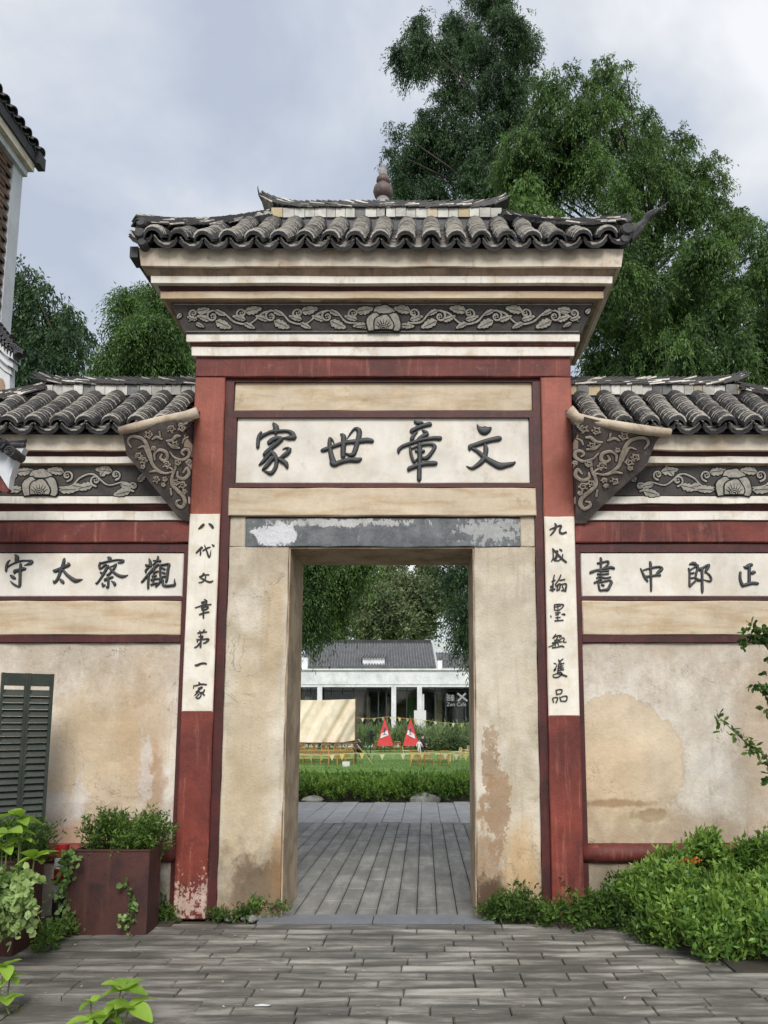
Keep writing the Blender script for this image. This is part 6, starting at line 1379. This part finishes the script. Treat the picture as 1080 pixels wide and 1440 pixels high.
bush = px_lobes([(905, 1240, 22, 6.25), (950, 1218, 24, 6.3), (1000, 1210, 26, 6.3), (1050, 1212, 26, 6.3), (1090, 1215, 26, 6.2), (925, 1268, 28, 6.0), (970, 1255, 30, 6.0), (1020, 1250, 32, 6.0), (1070, 1252, 34, 5.9), (950, 1298, 30, 5.7), (1000, 1295, 34, 5.7), (1050, 1292, 36, 5.6), (1095, 1295, 36, 5.6), (985, 1325, 24, 5.45), (1030, 1328, 28, 5.4), (1075, 1330, 30, 5.35), (885, 1262, 18, 6.2), (1130, 1260, 50, 5.8)], 6, .8, .05, 11)
plant('leafy_bush', 'big bright green leafy bush against the right wing wall, bottom right', 'bush', clumps(bush, 4, .5, 3), 3000, 15, F_bush, 61, None, True, spr_len=.12, leaf_len=.058, leaf_w=.022, droop=-.2, hang=-.45, out=.5, spread=.65, up=.7, inner=.35, zmin=0)
fl = at(968, 1211, 6.15); foliage('orange_flowers', F_flower, None, [(fl.x, fl.y, fl.z, .07, .03, .015)], 26, 5, .02, .018, .012, 0, -.3, .4, seed=62, kind='stuff', spread=.8); tag(bpy.data.objects['orange_flowers'], 'cluster of tiny orange-red flowers on top of the bush', 'flowers')
vine = thing('overhanging_branch', at(1085, 1075, 5.8), 'thin leafy branches reaching in from the right edge across the wing wall', 'branch')
b = MB(); tw = [at(1090, 1085, 5.8), at(1075, 1062, 5.8), at(1050, 1045, 5.8), at(1025, 1022, 5.8), at(1006, 1006, 5.8)]; b.tube(tw, [.008, .006, .005, .003, .0015], 6)
b.tube([at(1095, 960, 5.9), at(1085, 920, 5.9), at(1070, 895, 5.9), at(1062, 880, 5.9)], [.012, .01, .006, .003], 6); b.tube([at(1095, 1010, 5.9), at(1080, 985, 5.9), at(1066, 958, 5.9)], [.01, .006, .003], 6); b.tube([at(1095, 960, 5.9), at(1120, 1060, 5.85), at(1125, 1200, 5.8), Vector((at(1125, 1200, 5.8).x, 5.8, 0))], [.012, .015, .018, .022], 7)
b.tube([at(1090, 1085, 5.8), at(1110, 1110, 5.8), at(1124, 1180, 5.8)], [.008, .01, .012], 6); b.tube([at(1095, 1010, 5.9), at(1118, 1050, 5.86)], [.01, .011], 6); b.build('twig', M_bark, vine, kind=None)
vl = []
for q_ in range(12): p = tw[1].lerp(tw[4], q_ / 11) if q_ % 2 else tw[1].lerp(tw[2], q_ / 11); 
for i in range(14):
    s_ = i / 13 * 3.999; a = tw[int(s_)] .lerp(tw[int(s_) + 1], s_ % 1); vl.append((a.x, a.y, a.z, .03, .03, .03))
foliage('foliage', F_weed, vine, vl, 46, 3, .05, .05, .022, .4, .4, .8, seed=63, shape='round')
foliage('foliage', F_cyp, vine, px_lobes([(1074, 890, 9), (1066, 900, 8), (1078, 922, 6), (1078, 945, 3), (1068, 966, 7), (1080, 975, 8), (1077, 993, 5), (1081, 1065, 5), (1080, 1092, 5), (1050, 892, 5), (1046, 900, 4), (1062, 880, 6)], 5.9, .8, .05, 12), 64, 4, .05, .05, .034, .4, .4, .7, seed=64, shape='round', tintc=.45)
# stones at the left pier, litter on the paving
for i, (px, py, r_) in enumerate(sorted(((343, 1292, 5), (355, 1294, 6), (322, 1293, 5), (366, 1292, 4), (334, 1289, 4), (349, 1286, 3), (313, 1291, 4), (388, 1292, 4)))):
    p = ground(px, py); rock('stone', (p.x, p.y, .01), r_ / 150, .04, r_ / 190, ('small grey loose stone at the left pier foot' if 0 else None), 70 + i)
i = 0
for o in sorted(bpy.data.objects, key=lambda q: q.name):
    if o.name.split('.')[0] == 'stone':
        i += 1; tag(o, ('first', 'second', 'third', 'fourth', 'fifth', 'sixth', 'seventh', 'eighth')[i - 1] + ' small loose grey stone from the left at the left pier foot', 'stone', 'loose stones at the foot of the left pier')
lt = np.random.default_rng(8); n = 90
Pl = np.stack([lt.uniform(-2.6, 2.2, n), lt.uniform(4.3, 6.4, n), np.full(n, .004)], 1); Dl_ = unitv(np.stack([lt.normal(size=n), lt.normal(size=n), np.full(n, .15)], 1)); Wl = unitv(np.cross(Dl_, [0, 0, 1.]) + lt.normal(size=(n, 3)) * .1)
o = link('dry_leaf_litter', leaves_mesh('dry_leaf_litter', surf('dry_leaf', (.42, .36, .24), bump=0, fine=0), Pl, Dl_, Wl, np.cross(Wl, Dl_), lt.uniform(.01, .035, n), lt.uniform(.006, .016, n), lt.random(n)), None, 'stuff'); tag(o, 'scraps of dry leaf scattered on the paving', 'litter')
p = ground(370, 1415); o = MB().add([(p.x - .045, p.y - .01, .004), (p.x + .03, p.y - .015, .006), (p.x + .045, p.y + .01, .004), (p.x - .01, p.y + .018, .007), (p.x - .05, p.y + .008, .004)], [(0, 1, 2, 3, 4)]).build('paper_scrap', M_postwhite); tag(o, 'white paper scrap lying on the paving near the bottom left', 'paper')
